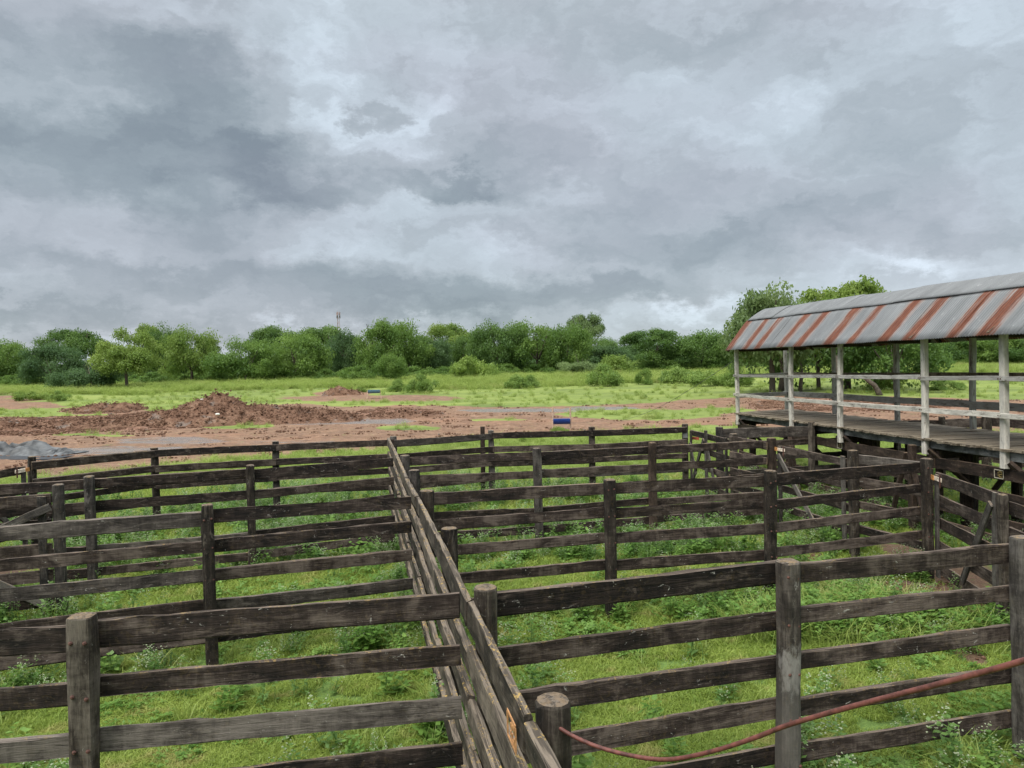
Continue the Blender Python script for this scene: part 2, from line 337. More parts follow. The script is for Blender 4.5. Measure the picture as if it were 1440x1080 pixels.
m, k, out = newmat('piled_soil'); M_SOIL = m
g = k.add('ShaderNodeNewGeometry'); pos = g.outputs['Position']
a1 = k.noise(pos, 1.1, 6, 0.7); a2 = k.noise(pos, 7.0, 5, 0.7)
c = k.ramp(k.math('ADD', k.math('MULTIPLY', a1, .55), k.math('MULTIPLY', a2, .45)), [(0.35, (.065, .034, .022)), (0.5, (.155, .085, .054)), (0.62, (.24, .15, .10)), (0.72, (.36, .27, .21))])
c = k.mix(k.math('MULTIPLY', k.ss(k.noise(pos, .8, 3, .5), .60, .68), .5), c, (.22, .20, .18))
principled(k, out, c, 0.95, 0.2, bump=a2, bs=1.0, bd=0.12)

# ------------------------------------------------------------------ object helpers
WM = {}
def link(o, parent=None, M=None):
    M = M or Matrix.Identity(4); COL.objects.link(o)
    if parent is not None:
        o.parent = parent; o.matrix_basis = WM[parent.name].inverted() @ M
    else: o.matrix_basis = M
    WM[o.name] = M.copy(); return o
def meshobj(name, verts, faces, mat, parent=None, M=None, smooth=False):
    me = bpy.data.meshes.new(name); me.from_pydata([tuple(v) for v in verts], [], [tuple(f) for f in faces])
    if smooth: me.shade_smooth()
    me.materials.append(mat); o = bpy.data.objects.new(name, me); return link(o, parent, M)
def thing(name, loc, label, cat, group=None):
    o = bpy.data.objects.new(name, None); o.empty_display_size = .2
    link(o, None, Matrix.Translation(loc)); return tag(o, label, cat, group)
def tag(o, label, cat, group=None):
    o['label'] = label; o['category'] = cat
    if group: o['group'] = group
    return o
def axes(p0, p1, up=Vector((0, 0, 1))):
    x = (p1 - p0).normalized(); z = up - x * up.dot(x)
    if z.length < 1e-4: z = Vector((0, 1, 0)) - x * x.y
    z.normalize(); y = z.cross(x)
    return Matrix(((x.x, y.x, z.x, p0.x), (x.y, y.y, z.y, p0.y), (x.z, y.z, z.z, p0.z), (0, 0, 0, 1)))
def ring(kind, w, h, nseg):
    if kind == 'box':
        c = min(w, h) * .16; a, b_ = w / 2, h / 2
        return [(a - c, -b_), (a, -b_ + c), (a, b_ - c), (a - c, b_), (-a + c, b_), (-a, b_ - c), (-a, -b_ + c), (-a + c, -b_)]
    pw = {'round': 1.0, 'square': 0.45}[kind]; r = []
    for i in range(nseg):
        t = 2 * math.pi * (i + .5) / nseg; c, s = math.cos(t), math.sin(t)
        r.append((math.copysign(abs(c) ** pw, c) * w / 2, math.copysign(abs(s) ** pw, s) * h / 2))
    return r
def timber(name, p0, p1, w, h, mat, parent, kind='box', up=Vector((0, 0, 1)), step=.3, jit=.003, bow=.006, nseg=12, topcap=False):
    """length along local X, w along local Y, h along local Z"""
    L = (p1 - p0).length; ns = max(1, int(L / step)); rg = ring(kind, w, h, nseg); nr = len(rg)
    V = []; F = []; ph = random.random() * 6.3; ph2 = random.random() * 6.3
    base = [(random.gauss(0, jit), random.gauss(0, jit)) for _ in rg]
    xs = [L * i / ns for i in range(ns + 1)]; sc = [1.0] * (ns + 1)
    if topcap: xs += [L + .012, L + .02]; sc += [.90, .6]; sc[-3] = .985
    wv = [0.0]
    for i in range(len(xs)): wv.append(wv[-1] * .6 + random.gauss(0, .022))
    for i, x in enumerate(xs):
        t = min(1, x / L); by = bow * math.sin(t * 3.1 + ph) ; bz = bow * math.sin(t * 3.1 + ph2) * .7
        s = sc[i] * (1 + wv[i] + random.gauss(0, .012))
        for j, (a, b_) in enumerate(rg):
            V.append((x + (random.gauss(0, jit) if i in (0, ns) else 0), a * s + by + base[j][0] + random.gauss(0, jit * .6), b_ * s + bz + base[j][1] + random.gauss(0, jit * (1.1 if b_ > 0 else .7))))
    N = len(xs)
    for i in range(N - 1):
        for j in range(nr):
            a, b_ = i * nr + j, i * nr + (j + 1) % nr
            F.append((a, b_, b_ + nr, a + nr))
    F.append(tuple(range(nr - 1, -1, -1))); F.append(tuple((N - 1) * nr + j for j in range(nr)))
    return meshobj(name, V, F, mat, parent, axes(p0, p1, up))
def tube(name, pts, r, mat, parent=None, nseg=8, r1=None, smooth=True):
    V = []; F = []; N = len(pts)
    for i, p in enumerate(pts):
        a = pts[max(0, i - 1)]; b_ = pts[min(N - 1, i + 1)]; M = axes(p, p + (b_ - a), Vector((0.13, 0.21, 1)))
        rr = r if r1 is None else r + (r1 - r) * i / (N - 1)
        for j in range(nseg):
            t = 2 * math.pi * j / nseg; V.append(M @ Vector((0, rr * math.cos(t), rr * math.sin(t))))
    for i in range(N - 1):
        for j in range(nseg):
            a, b_ = i * nseg + j, i * nseg + (j + 1) % nseg; F.append((a, b_, b_ + nseg, a + nseg))
    F.append(tuple(range(nseg - 1, -1, -1))); F.append(tuple((N - 1) * nseg + j for j in range(nseg)))
    if parent is not None:
        o = WM[parent.name].translation; V = [v - o for v in V]; return meshobj(name, V, F, mat, parent, Matrix.Translation(o), smooth)
    o = pts[0].copy(); V = [v - o for v in V]
    return meshobj(name, V, F, mat, None, Matrix.Translation(o), smooth)
bolt_me = None
def bolt(parent, p, nrm):
    global bolt_me
    if bolt_me is None:
        V = []; F = []
        for x, r in ((0, .014), (.005, .014), (.010, .009), (.014, .007)):
            for j in range(8): V.append((x, r * math.cos(j * math.pi / 4), r * math.sin(j * math.pi / 4)))
        for i in range(3):
            for j in range(8): F.append((i * 8 + j, i * 8 + (j + 1) % 8, i * 8 + 8 + (j + 1) % 8, i * 8 + 8 + j))
        F.append(tuple(24 + j for j in range(8)))
        bolt_me = bpy.data.meshes.new('bolt'); bolt_me.from_pydata(V, [], F); bolt_me.materials.append(M_RUST)
    o = bpy.data.objects.new('bolt', bolt_me); link(o, parent, axes(p, p + nrm))

# ------------------------------------------------------------------ numpy noise and terrain
def vnoise(x, y, seed=0):
    xi = np.floor(x).astype(np.int64); yi = np.floor(y).astype(np.int64); xf = x - xi; yf = y - yi
    def h(a, b):
        v = (a * 374761393 + b * 668265263 + seed * 1442695041) & 0xffffffff
        v = ((v ^ (v >> 13)) * 1274126177) & 0xffffffff
        return ((v ^ (v >> 16)) & 0xffff) / 65535.0
    u = xf * xf * (3 - 2 * xf); w = yf * yf * (3 - 2 * yf)
    return (h(xi, yi) * (1 - u) + h(xi + 1, yi) * u) * (1 - w) + (h(xi, yi + 1) * (1 - u) + h(xi + 1, yi + 1) * u) * w
def fbm(x, y, oct_=5, seed=0, rough=.5):
    s = 0; a = 1; t = 0
    for o in range(oct_): s = s + a * vnoise(x * 2 ** o, y * 2 ** o, seed + o * 17); t += a; a *= rough
    return s / t - .5
def sstep(x, a, b):
    t = np.clip((x - a) / (b - a), 0, 1); return t * t * (3 - 2 * t)
def zbase(X, Y):
    X = np.asarray(X, float); Y = np.asarray(Y, float)
    z = 2.7 * sstep(Y, 50, 190) + fbm(X * .06, Y * .06, 3, 5) * .5 * sstep(Y, 24, 60)
    return z + fbm(X * .5, Y * .5, 3, 9) * .07
def G(x, y):
    d = ray(x, y); t = 3.0 / max(1e-4, d.y)
    for i in range(4000):
        p = d * t
        if CAMZ + p.z <= float(zbase(p.x, p.y)): break
        t *= 1.004
    return Vector((p.x, p.y, float(zbase(p.x, p.y))))
def band(px, py, xs, tops, bots, soft=1.6):
    t = np.interp(px, xs, tops); b_ = np.interp(px, xs, bots)
    return np.clip((py - t) / soft + .5, 0, 1) * np.clip((b_ - py) / soft + .5, 0, 1)
def ell(px, py, cx, cy, rx, ry, s=.35):
    q = np.sqrt(((px - cx) / rx) ** 2 + ((py - cy) / ry) ** 2); return 1 - sstep(q, 1 - s, 1 + s)
def masks(X, Y, Z):
    px, py = proj(X, Y, Z); ok = (Y > 2)
    w = fbm(X * .35, Y * .35, 4, 31) * 8
    py = py + w * .45
    d = band(px, py, [-400, 0, 100, 190, 250, 330, 420, 480, 560, 680, 760, 850, 920, 1000, 1100, 1200, 1300, 1440, 1900],
             [588, 588, 588, 582, 576, 572, 568, 571, 570, 572, 572, 570, 566, 560, 556, 555, 559, 562, 566],
             [705, 674, 667, 660, 651, 645, 639, 635, 630, 618, 612, 606, 601, 598, 602, 604, 605, 607, 612], 4)
    d = np.maximum(d, band(px, py, [-600, 0, 60, 90], [545, 552, 562, 572], [578, 576, 575, 574], 2) * (px < 95))
    d = np.maximum(d, ell(px, py, 140, 579, 70, 4)); d = np.maximum(d, ell(px, py, 520, 560, 130, 4.5)); d = np.maximum(d, ell(px, py, 480, 553, 40, 4))
    for e in ((330, 598, 58, 5.5), (900, 583, 115, 7.5), (1010, 577, 50, 3.5), (575, 602, 45, 4), (30, 582, 62, 6.5), (130, 612, 60, 1.5), (700, 590, 40, 1.5)):
        d = d * (1 - ell(px, py, *e))
    rb = band(px, py, [-400, 0, 60, 150, 250, 300, 420, 470, 500], [586, 588, 588, 586, 575, 572, 575, 578, 584], [616, 614, 612, 608, 604, 600, 594, 590, 586], 5) * (px < 520)
    rb = np.maximum(rb, ell(px, py, 560, 582, 60, 7)); rb = np.maximum(rb, ell(px, py, 140, 576, 60, 6)); rb = np.maximum(rb, ell(px, py, 1200, 570, 150, 10) * .7)
    wt = ell(px, py, 445, 592, 140, 5.0); wt = np.maximum(wt, ell(px, py, 770, 577, 130, 2.6)); wt = np.maximum(wt, ell(px, py, 845, 575, 55, 3.6))
    wt = np.maximum(wt, ell(px, py, 170, 634, 150, 7) * .62); wt = np.maximum(wt, ell(px, py, 240, 620, 90, 6) * .6); wt = np.maximum(wt, ell(px, py, 380, 622, 200, 3) * .45)
    # trodden earth beside the right hand gates of the pens
    d2 = np.maximum(ell(X, Y, 6.2, 11.3, .55, 1.2), ell(X, Y, 5.4, 14.0, .45, .6)); d2 = np.maximum(d2, ell(X, Y, 7.6, 12.0, 1.0, 4.0) * .7)
    d2 = np.maximum(d2, ell(X, Y, -9.8, 14.4, .8, 1.2))
    d2 = np.maximum(d2, ell(X, Y, 5.5, 9.3, .3, .5))
    d = np.where(ok & (Y > 19.5), d, 0); d = np.maximum(d, d2)
    lawn = sstep(Y, 19, 34)
    return d, np.where(ok, rb, 0), np.where(ok, wt, 0), lawn

xs = np.concatenate([-np.geomspace(3000, 62, 34), np.arange(-60, 60.01, .36), np.geomspace(62, 3000, 34)])
ys = np.concatenate([-np.geomspace(600, 8, 12), np.arange(-6, 1, 1.0), np.arange(1, 74, .34), np.arange(74, 200, 1.1), np.geomspace(202, 4500, 34)])
GX, GY = np.meshgrid(xs, ys); GZ = zbase(GX, GY)
d_, r_, w_, l_ = masks(GX, GY, GZ)
GZ = GZ + d_ * sstep(GY, 20, 26) * (fbm(GX * 1.1, GY * 1.6, 4, 77) * .22) * (1 - w_) + r_ * np.abs(fbm(GX * .9, GY * .9, 4, 78, .7)) * .9
nx, ny = len(xs), len(ys)
idx = np.arange(nx * ny).reshape(ny, nx)
q = np.stack([idx[:-1, :-1], idx[:-1, 1:], idx[1:, 1:], idx[1:, :-1]], -1).reshape(-1, 4)
me = bpy.data.meshes.new('ground')
me.vertices.add(nx * ny); me.vertices.foreach_set('co', np.stack([GX, GY, GZ], -1).astype(np.float32).ravel())
me.loops.add(q.size); me.loops.foreach_set('vertex_index', q.ravel().astype(np.int32))
me.polygons.add(len(q)); me.polygons.foreach_set('loop_start', np.arange(0, q.size, 4, dtype=np.int32)); me.polygons.foreach_set('loop_total', np.full(len(q), 4, np.int32))
me.update(calc_edges=True); me.shade_smooth()
for nm, arr in (('dirt', d_), ('rubble', r_), ('wet', w_), ('lawn', l_)):
    at = me.attributes.new(nm, 'FLOAT', 'POINT'); at.data.foreach_set('value', arr.astype(np.float32).ravel())
me.materials.append(M_GROUND); o = bpy.data.objects.new('ground', me); link(o); o['kind'] = 'structure'

# ------------------------------------------------------------------ corral fences
HP = 1.985
LEV = [1.94, 1.575, 1.20, .825, .45]
FLINES = []                                  # fence lines on the ground, for the weeds
def top(x, y, z=HP): return P(x, y, z)
RAILG = 'plank fences dividing the cattle pens'
def fence(label, pts, side, lev=LEV, zt=HP, post_kind='square', ps=.18, pm=None, rm=None, rh=.155, rt=.042, bolts=False, ends=(True, True), skip_posts=(), overlap=0.0, tophs=.18, jz=.012, lean=None, name='corral_fence', group=RAILG, rbow=None):
    """pts: ground positions of the posts; side +1/-1: which side of the posts the rails are nailed to"""
    pm = pm or M_POST; rm = rm or M_WOOD
    P2 = [Vector((p.x, p.y, 0)) for p in pts]; t = thing(name, P2[0], label, 'fence', group)
    for a, b_ in zip(P2[:-1], P2[1:]): FLINES.append((a, b_))
    nav = Vector((-(P2[-1] - P2[0]).y, (P2[-1] - P2[0]).x, 0)).normalized() * side
    for i, p in enumerate(P2):
        if i in skip_posts: continue
        if (i == 0 and not ends[0]) or (i == len(P2) - 1 and not ends[1]): continue
        h = zt + random.uniform(-.02, .04); ln = Vector((random.uniform(-.02, .02), random.uniform(-.02, .02), 0))
        if lean and i in lean: ln = Vector((*lean[i], 0))
        s = ps * random.uniform(.93, 1.06) * (.86 if post_kind == 'square' else 1); dv = (P2[min(i + 1, len(P2) - 1)] - P2[max(0, i - 1)]).normalized()
        po = timber('post', p - ln + Vector((0, 0, -.3)), p + Vector((0, 0, h)), s, s * random.uniform(.92, 1.05), (pm if pm in (M_SCUFF,) and i == 1 else M_POSTG if random.random() < .22 or pm is M_SCUFF else pm), t, post_kind, up=dv, step=.28, jit=.004, bow=.006, nseg=12, topcap=True)
        if bolts:
            for z in lev:
                for sx in (-.045, .04):
                    bolt(po, p - nav * (s * .5 - .004) + dv * sx + Vector((0, 0, z - .085 + random.uniform(-.02, .02))), -nav)
    off = nav * (ps * .5 + rt * .5 + .004)
    for i in range(len(P2) - 1):
        a, b_ = P2[i], P2[i + 1]; dv = (b_ - a).normalized()
        for li, z in enumerate(lev):
            hh = (tophs if li == 0 else rh) * random.uniform(.9, 1.06)
            ja, jb = random.gauss(0, jz), random.gauss(0, jz); tw = Vector((random.gauss(0, .04), random.gauss(0, .04), 1))
            oa = overlap if i > 0 else 0; ob = overlap if i < len(P2) - 2 else 0
            q0 = a + dv * (.005 - oa) + off * (1 + (li % 2) * .02) + Vector((0, 0, z - hh / 2 + ja)); q1 = b_ - dv * (.005 - ob) + off * (1 + (li % 2) * .02) + Vector((0, 0, z - hh / 2 + jb))
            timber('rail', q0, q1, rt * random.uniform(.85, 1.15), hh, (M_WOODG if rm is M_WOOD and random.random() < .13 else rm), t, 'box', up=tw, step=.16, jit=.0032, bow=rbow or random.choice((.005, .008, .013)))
    return t, P2
def ext(a, b_, L):                                   # a point L metres beyond b on the line a->b
    return b_ + (b_ - a).normalized() * L
def lerp(a, b_, t): return a + (b_ - a) * t

# centre line of posts, running away from the platform
CP = [top(780, 992), top(685, 834), top(628, 746), top(602, 692), top(582, 665), top(569, 641), top(551, 613)]
for c in CP: c.z = 0
_ys = np.array([c.y for c in CP]); _xs = np.array([c.x for c in CP]); _a, _b = np.polyfit(_ys[:6], _xs[:6], 1)
CP = [Vector((.25 * c.x + .75 * (_a * c.y + _b), c.y, 0)) for c in CP]; CP[6] = lerp(CP[5], CP[6], .93)
C0 = ext(CP[1], CP[0], 1.9)
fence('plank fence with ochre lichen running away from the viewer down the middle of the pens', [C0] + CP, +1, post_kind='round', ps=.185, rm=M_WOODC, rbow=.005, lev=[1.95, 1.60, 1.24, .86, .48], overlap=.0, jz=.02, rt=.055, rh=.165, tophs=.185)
cdir = (CP[4] - CP[0]).normalized(); cn = Vector((-cdir.y, cdir.x, 0))      # to the left of the line
LO = cn * .19
# nearest row
a = CP[1] + LO; b1 = top(114, 874); b2 = ext(a, b1, 3.0); b3 = ext(b1, b2, 2.6)
fence('nearest plank fence to the left of the middle fence, with a thick cracked post', [a, b1, b2, b3], -1, ends=(False, True), bolts=True, ps=.172, post_kind='square', tophs=.185, lev=[1.95, 1.575, 1.21, .83, .45], lean={1: (.02, 0)})
r1, r2 = top(1107, 790), top(1437, 760)
a = CP[1] - LO * .3
fence('nearest plank fence right of the middle fence, with a scuffed grey patch on its post', [a, r1, r2, ext(r1, r2, 1.75)], +1, ends=(False, True), bolts=True, ps=.19, pm=M_SCUFF, tophs=.185, lev=[1.95, 1.56, 1.18, .80, .42], lean={1: (.03, 0)})
R1E = ext(r1, r2, 1.75)
# second row
a = CP[3] + LO; l1 = top(292, 715); l2 = ext(a, l1, 3.3); l3 = ext(l1, l2, 2.6)
fence('second plank fence left of the middle fence, pale scratches along its planks', [a, l1, l2, l3], -1, ends=(False, True), bolts=True, tophs=.178)
SR = [CP[3] - LO * .3, top(857, 676), top(1083, 665), top(1303, 647)]
fence('second plank fence right of the middle fence, two posts with orange sawn tops', SR, +1, ends=(False, True), bolts=True, tophs=.178)
# third row
a = CP[5] + LO
TL = [a, top(352, 657), top(125, 671), ext(top(352, 657), top(125, 671), 2.7)]
fence('third plank fence left of the middle fence, weeds along its foot', TL, -1, ends=(False, True), tophs=.17)
TR = [CP[5] - LO * .3, top(755, 634), top(917, 625), top(1085, 617)]
fence('third plank fence right of the middle fence, weeds grown through its lower planks', TR, +1, ends=(False, True), tophs=.17, pm=M_UNDER)
# farthest row
FL = [CP[6], top(387, 621), top(217, 630), top(45, 645)]
fence('farthest plank fence left of the middle fence, along the bare red earth', FL, +1, ends=(False, True), lev=LEV[:4], tophs=.17)
FR = [CP[6], top(690, 606), top(832, 602), top(963, 597)]
ft, _ = fence('farthest plank fence right of the middle fence, behind it the blue feed trough', FR, -1, ends=(False, True), lev=LEV[:4], tophs=.17)
bp = FR[1].copy(); bp.z = 0
timber('post', bp + Vector((-.24, .12, -.3)), bp + Vector((-.22, .12, 2.09)), .17, .12, M_UNDER, ft, 'square', up=Vector((1, 0, 0)), topcap=True)

def gate(label, p0, p1, zt, levs, brace, latch=0, mid=None, mat=M_WOOD, rh=.15, name='corral_gate'):
    p0 = Vector((p0.x, p0.y, 0)); p1 = Vector((p1.x, p1.y, 0)); dv = (p1 - p0).normalized(); L = (p1 - p0).length
    FLINES.append((p0, p1))
    nn = Vector((-dv.y, dv.x, 0)); nn = nn if nn.dot(-p0) > 0 else -nn                # towards the viewer
    t = thing(name, p0, label, 'gate', 'plank gates of the cattle pens')
    for z in levs:
        timber('rail', p0 + Vector((0, 0, z - rh / 2)), p1 + Vector((0, 0, z - rh / 2 + random.gauss(0, .01))), .035, rh * random.uniform(.9, 1.1), mat, t, step=.35)
    for s_, hx in ((.12, 0), (L - .12, .04)):
        q = p0 + dv * s_ + nn * .042
        timber('upright', q + Vector((0, 0, .12)), q + Vector((0, 0, zt - .02 + hx)), .04, .11, M_POSTG, t, up=dv, topcap=False)
    for (s0, z0, s1, z1) in brace:
        q0 = p0 + dv * (s0 * L) + nn * .083 + Vector((0, 0, z0)); q1 = p0 + dv * (s1 * L) + nn * .083 + Vector((0, 0, z1))
        timber('brace', q0, q1, .035, .11, M_POSTG, t, up=dv)
    if mid is not None:
        q = p0 + dv * (mid * L) + nn * .09
        timber('upright', q + Vector((0, 0, .02)), q + Vector((0, 0, zt + .1)), .07, .09, M_POSTG, t, up=dv)
    if latch:
        q = p0 + dv * (.05 if latch > 0 else L - .38) + nn * .075 + Vector((0, 0, levs[0] - rh * .45))
        la = timber('latch', q, q + dv * .34, .012, .065, M_LATCH, t, jit=.001, bow=0)
        q2 = q + dv * (.30 if latch > 0 else .0) + nn * .010
        timber('latch_strap', q2 + Vector((0, 0, -.13)), q2 + Vector((0, 0, .08)), .012, .035, M_RUST, t, up=dv, jit=.001, bow=0)
        timber('latch_bracket', q + nn * .012 - dv * .05, q + nn * .012 + dv * .05, .014, .075, M_LRUST, t, jit=.001, bow=0)
    return t

# right hand side of the pens
Q = [top(963, 597), top(1032, 610), top(1085, 617), top(1199, 637, 1.95), top(1303, 647)]
Q = [Vector((q.x, q.y, 0)) for q in Q]
G4 = P(1410, 700, 1.77); G4.z = 0; G3 = Q[4] + Vector((.10, -.12, 0))
gate('plank gate with a split A-shaped brace at the far corner of the pens', Q[0] + Vector((.14, -.12, 0)), Q[1] + Vector((-.08, .1, 0)), 1.85, [1.84, 1.45, 1.02, .55], [(.12, .5, .45, 1.7), (.5, 1.75, .72, .55), (.05, 1.5, .22, .7)], 0, mid=.52)
sg = tag(timber('red_latch', Q[0] + Vector((.1, -.15, 1.62)), Q[0] + Vector((.34, -.2, 1.60)), .03, .07, M_RED, None), 'small red iron latch on the far corner post of the pens', 'latch')
sg = tag(timber('tin_patch', Q[0] + Vector((-.02, -.115, 1.62)), Q[0] + Vector((-.02, -.115, 1.86)), .008, .12, M_EDGE, None, up=Vector((1, 0, 0))), 'small grey tin patch nailed on the far corner post', 'metal patch')
fence('short plank fence between the split-brace gate and the post by the rusty latch', [Q[1], Q[2]], -1, lev=LEV[:4], ends=(True, False))
gate('slanting-braced gate with a rust-orange latch plate, third row of pens', Q[2] + Vector((.13, -.05, 0)), Q[3] - (Q[3] - Q[2]).normalized() * .1, 1.85, [1.84, 1.42, 1.0, .58], [(.06, 1.66, .62, .35)], 1)
fence('plank fence slanting to the corner post of the second row, below the white catwalk', [Q[3], Q[4]], +1, lev=[1.93, 1.5, 1.05, .6], ends=(True, False), tophs=.17)
gate('plank gate with cream latch plate and diagonal brace, right of the second row', G3, G4, 1.8, [1.80, 1.44, 1.08, .70, .34], [(.52, .35, .93, 1.66)], 1, rh=.17)
F5 = Vector((R1E.x - .02, R1E.y + .1, 0))
fence('plank fence joining the braced gate to the nearest row at the right edge', [G4, F5, ext(G4, F5, 2.4)], +1, zt=1.82, lev=[1.72, 1.36, .98, .6, .3], ps=.12, tophs=.19)

# left hand side
LG = Vector((FL[3].x, FL[3].y, 0))
gate('plank gate with pale latch plate at the far left corner of the pens', LG + Vector((-.05, -.15, 0)), LG + Vector((-.2, -2.6, 0)), 1.85, [1.85, 1.45, 1.03, .6], [(.1, .4, .6, 1.6)], 1)
e0 = LG + Vector((-.2, -2.7, 0)); e1 = e0 + Vector((-.05, -2.5, 0)); e2 = e1 + Vector((-.05, -3, 0))
fence('plank fence closing the left side of the pens beyond the far left gate', [e0, e1, e2], -1, lev=LEV[:4])
GL = top(82, 686); GL.z = 0; GLb = GL + (TL[3] - TL[1]).normalized() * 2.7; GLb.z = 0
tg = fence('single dark post where the braced left gate hangs, before the third row', [GL, GL + (GLb - GL).normalized() * .05], -1, lev=[], name='gate_post', ends=(True, False))[0]
tg['category'] = 'post'
gate('dark plank gate with crossed braces at the left edge, before the third row', GL + (GLb - GL).normalized() * .1, GLb, 1.9, [1.90, 1.52, 1.16, .78, .40], [(.0, .18, .55, 1.15), (.0, 1.72, .55, 1.1)], 0, rh=.19)

# number plates painted on planks
SEG = {'0': 'abcdef', '1': 'bc', '2': 'abged', '3': 'abgcd'}
def plate(label, p, dv, w, h, txt, fm, dm):
    """a raised painted frame with digits, standing 3 mm proud of the plank"""
    up = Vector((0, 0, 1)); nn = dv.cross(up).normalized(); nn = nn if nn.dot(Vector((0, 0, CAMZ)) - p) > 0 else -nn
    if nn.cross(up).dot(dv) > 0: pass
    dv = up.cross(nn)                                   # reading direction seen from the viewer
    t = thing('number_plate', p, label, 'number plate')
    def strip(nm, x0, y0, x1, y1, wd, mt, d=.006):
        a_ = p + dv * x0 + up * y0 + nn * d; b_ = p + dv * x1 + up * y1 + nn * d
        return timber(nm, a_, b_, .006, wd, mt, t, up=(up if abs(x1 - x0) > abs(y1 - y0) else dv), jit=.0005, bow=0)
    fr = .10 * h
    strip('frame_bar', -w / 2, h / 2, w / 2, h / 2, fr, fm); strip('frame_bar', -w / 2, -h / 2, w / 2, -h / 2, fr, fm)
    strip('frame_bar', -w / 2, -h / 2 + fr * .6, -w / 2, h / 2 - fr * .6, fr, fm); strip('frame_bar', w / 2, -h / 2 + fr * .6, w / 2, h / 2 - fr * .6, fr, fm)
    cw = w * .28; chh = h * .62; sw = .11 * h
    V = {'a': (0, 1, 1, 1), 'd': (0, 0, 1, 0), 'g': (0, .5, 1, .5), 'b': (1, .5, 1, 1), 'c': (1, 0, 1, .5), 'f': (0, .5, 0, 1), 'e': (0, 0, 0, .5)}
    for i, ch in enumerate(txt):
        ox = -w * .36 + i * w * .42
        for s_ in SEG[ch]:
            x0, y0, x1, y1 = V[s_]; hor = y0 == y1
            e = sw * .5
            strip('digit_stroke', ox + x0 * cw + (-e if hor else 0), -chh / 2 + y0 * chh + (e + .001 if not hor else 0), ox + x1 * cw + (e if hor else 0), -chh / 2 + y1 * chh - (e + .001 if not hor else 0), sw, dm, .006)
    return t
pp = lerp(C0, CP[0], .0) ; 
pc = CP[0] + (CP[1] - CP[0]).normalized() * .18 + cn * (.185 * .5 + .055 + .022) + Vector((0, 0, 1.80))
plate('orange framed number plate on the middle fence beside the rope post', pc, (CP[0] - CP[1]).normalized(), .20, .13, '10', M_ORANGE, M_ORANGE)

# rusty rod sagging from the nearest post of the middle fence up to the right
rp = [PY(783, 1020, CP[0].y - .06), PY(800, 1032, 3.50), PY(840, 1050, 3.42), PY(890, 1063, 3.33), PY(940, 1068, 3.22), PY(1000, 1057, 3.08), PY(1060, 1038, 2.95), PY(1110, 1019, 2.84), PY(1200, 993, 2.64), PY(1320, 962, 2.42), PY(1440, 929, 2.22), PY(1560, 893, 2.05), PY(1750, 830, 1.85)]
rs = []
for i in range(len(rp) - 1):
    p0_, p1_, p2_, p3_ = rp[max(0, i - 1)], rp[i], rp[i + 1], rp[min(len(rp) - 1, i + 2)]
    for s_ in range(5):
        t_ = s_ / 5; rs.append(.5 * ((2 * p1_) + (p2_ - p0_) * t_ + (2 * p0_ - 5 * p1_ + 4 * p2_ - p3_) * t_ ** 2 + (3 * p1_ - p0_ - 3 * p2_ + p3_) * t_ ** 3))
rs.append(rp[-1])
tag(tube('rusty_rod', rs, .0095, M_CABLE, nseg=10), 'rusty red iron rod sagging from the round post across the nearest right fence', 'rod')

# ------------------------------------------------------------------ roofed white catwalk
def frontp(x): # ground point of the catwalk's near edge seen in photograph column x
    d = ray(x, 560); kx = d.x / d.y; Y = 10.23 / (kx + .1); return Vector((10.23 - .1 * Y, Y, 0))
cd = Vector((.1, -1, 0)).normalized(); cw_ = Vector((1, .1, 0)).normalized()     # along (towards viewer), across
ZD = 2.0
cat = thing('roofed_catwalk', frontp(1040), 'raised plank catwalk with white rails and a rusty corrugated iron roof', 'catwalk')
fx = [1040, 1117, 1186, 1305, 1418]; FP = [frontp(x) for x in fx]
FP += [FP[-1] + cd * 2.6, FP[-1] + cd * 5.2]
F0 = frontp(1040); Lc = (FP[-1] - F0).length + .3
WID = 2.25
def cpt(s, w, z): return F0 + cd * s + cw_ * w + Vector((0, 0, z))
def sof(p): return (p - F0).dot(cd)
FS = [sof(p) for p in FP]
skew = .85                                             # the far end is cut obliquely
# deck planks, laid across
s_ = -.25; ip = 0
while s_ < Lc:
    wd = random.uniform(.16, .23); fr_ = -.12 + random.uniform(-.05, .05); zz = ZD + random.uniform(-.008, .006)
    sk = -skew * max(0, 1 - s_ / 6)
    timber('deck_plank', cpt(s_ + wd / 2, fr_, zz - .02), cpt(s_ + wd / 2 + sk, WID + .12 + random.uniform(-.05, .05), zz - .02 + random.uniform(-.005, .005)), wd - .012, .045, M_DECK, cat, step=.7, jit=.003, bow=.006)
    s_ += wd; ip += 1
# edge beams (grey), joists
for w in (.02, WID - .05):
    for i in range(len(FS) - 1):
        timber('edge_beam', cpt(FS[i] + (.0 if i else -.3), w, ZD - .135 + random.uniform(-.01, .01)), cpt(FS[i + 1] - .01, w, ZD - .135 + random.uniform(-.01, .01)), .06, .15, M_EDGE, cat, step=.5, bow=.008)
for w in (.6, 1.15, 1.7):
    timber('joist', cpt(-.3, w, ZD - .15), cpt(Lc, w, ZD - .15), .09, .18, M_UNDER, cat, step=1.5)
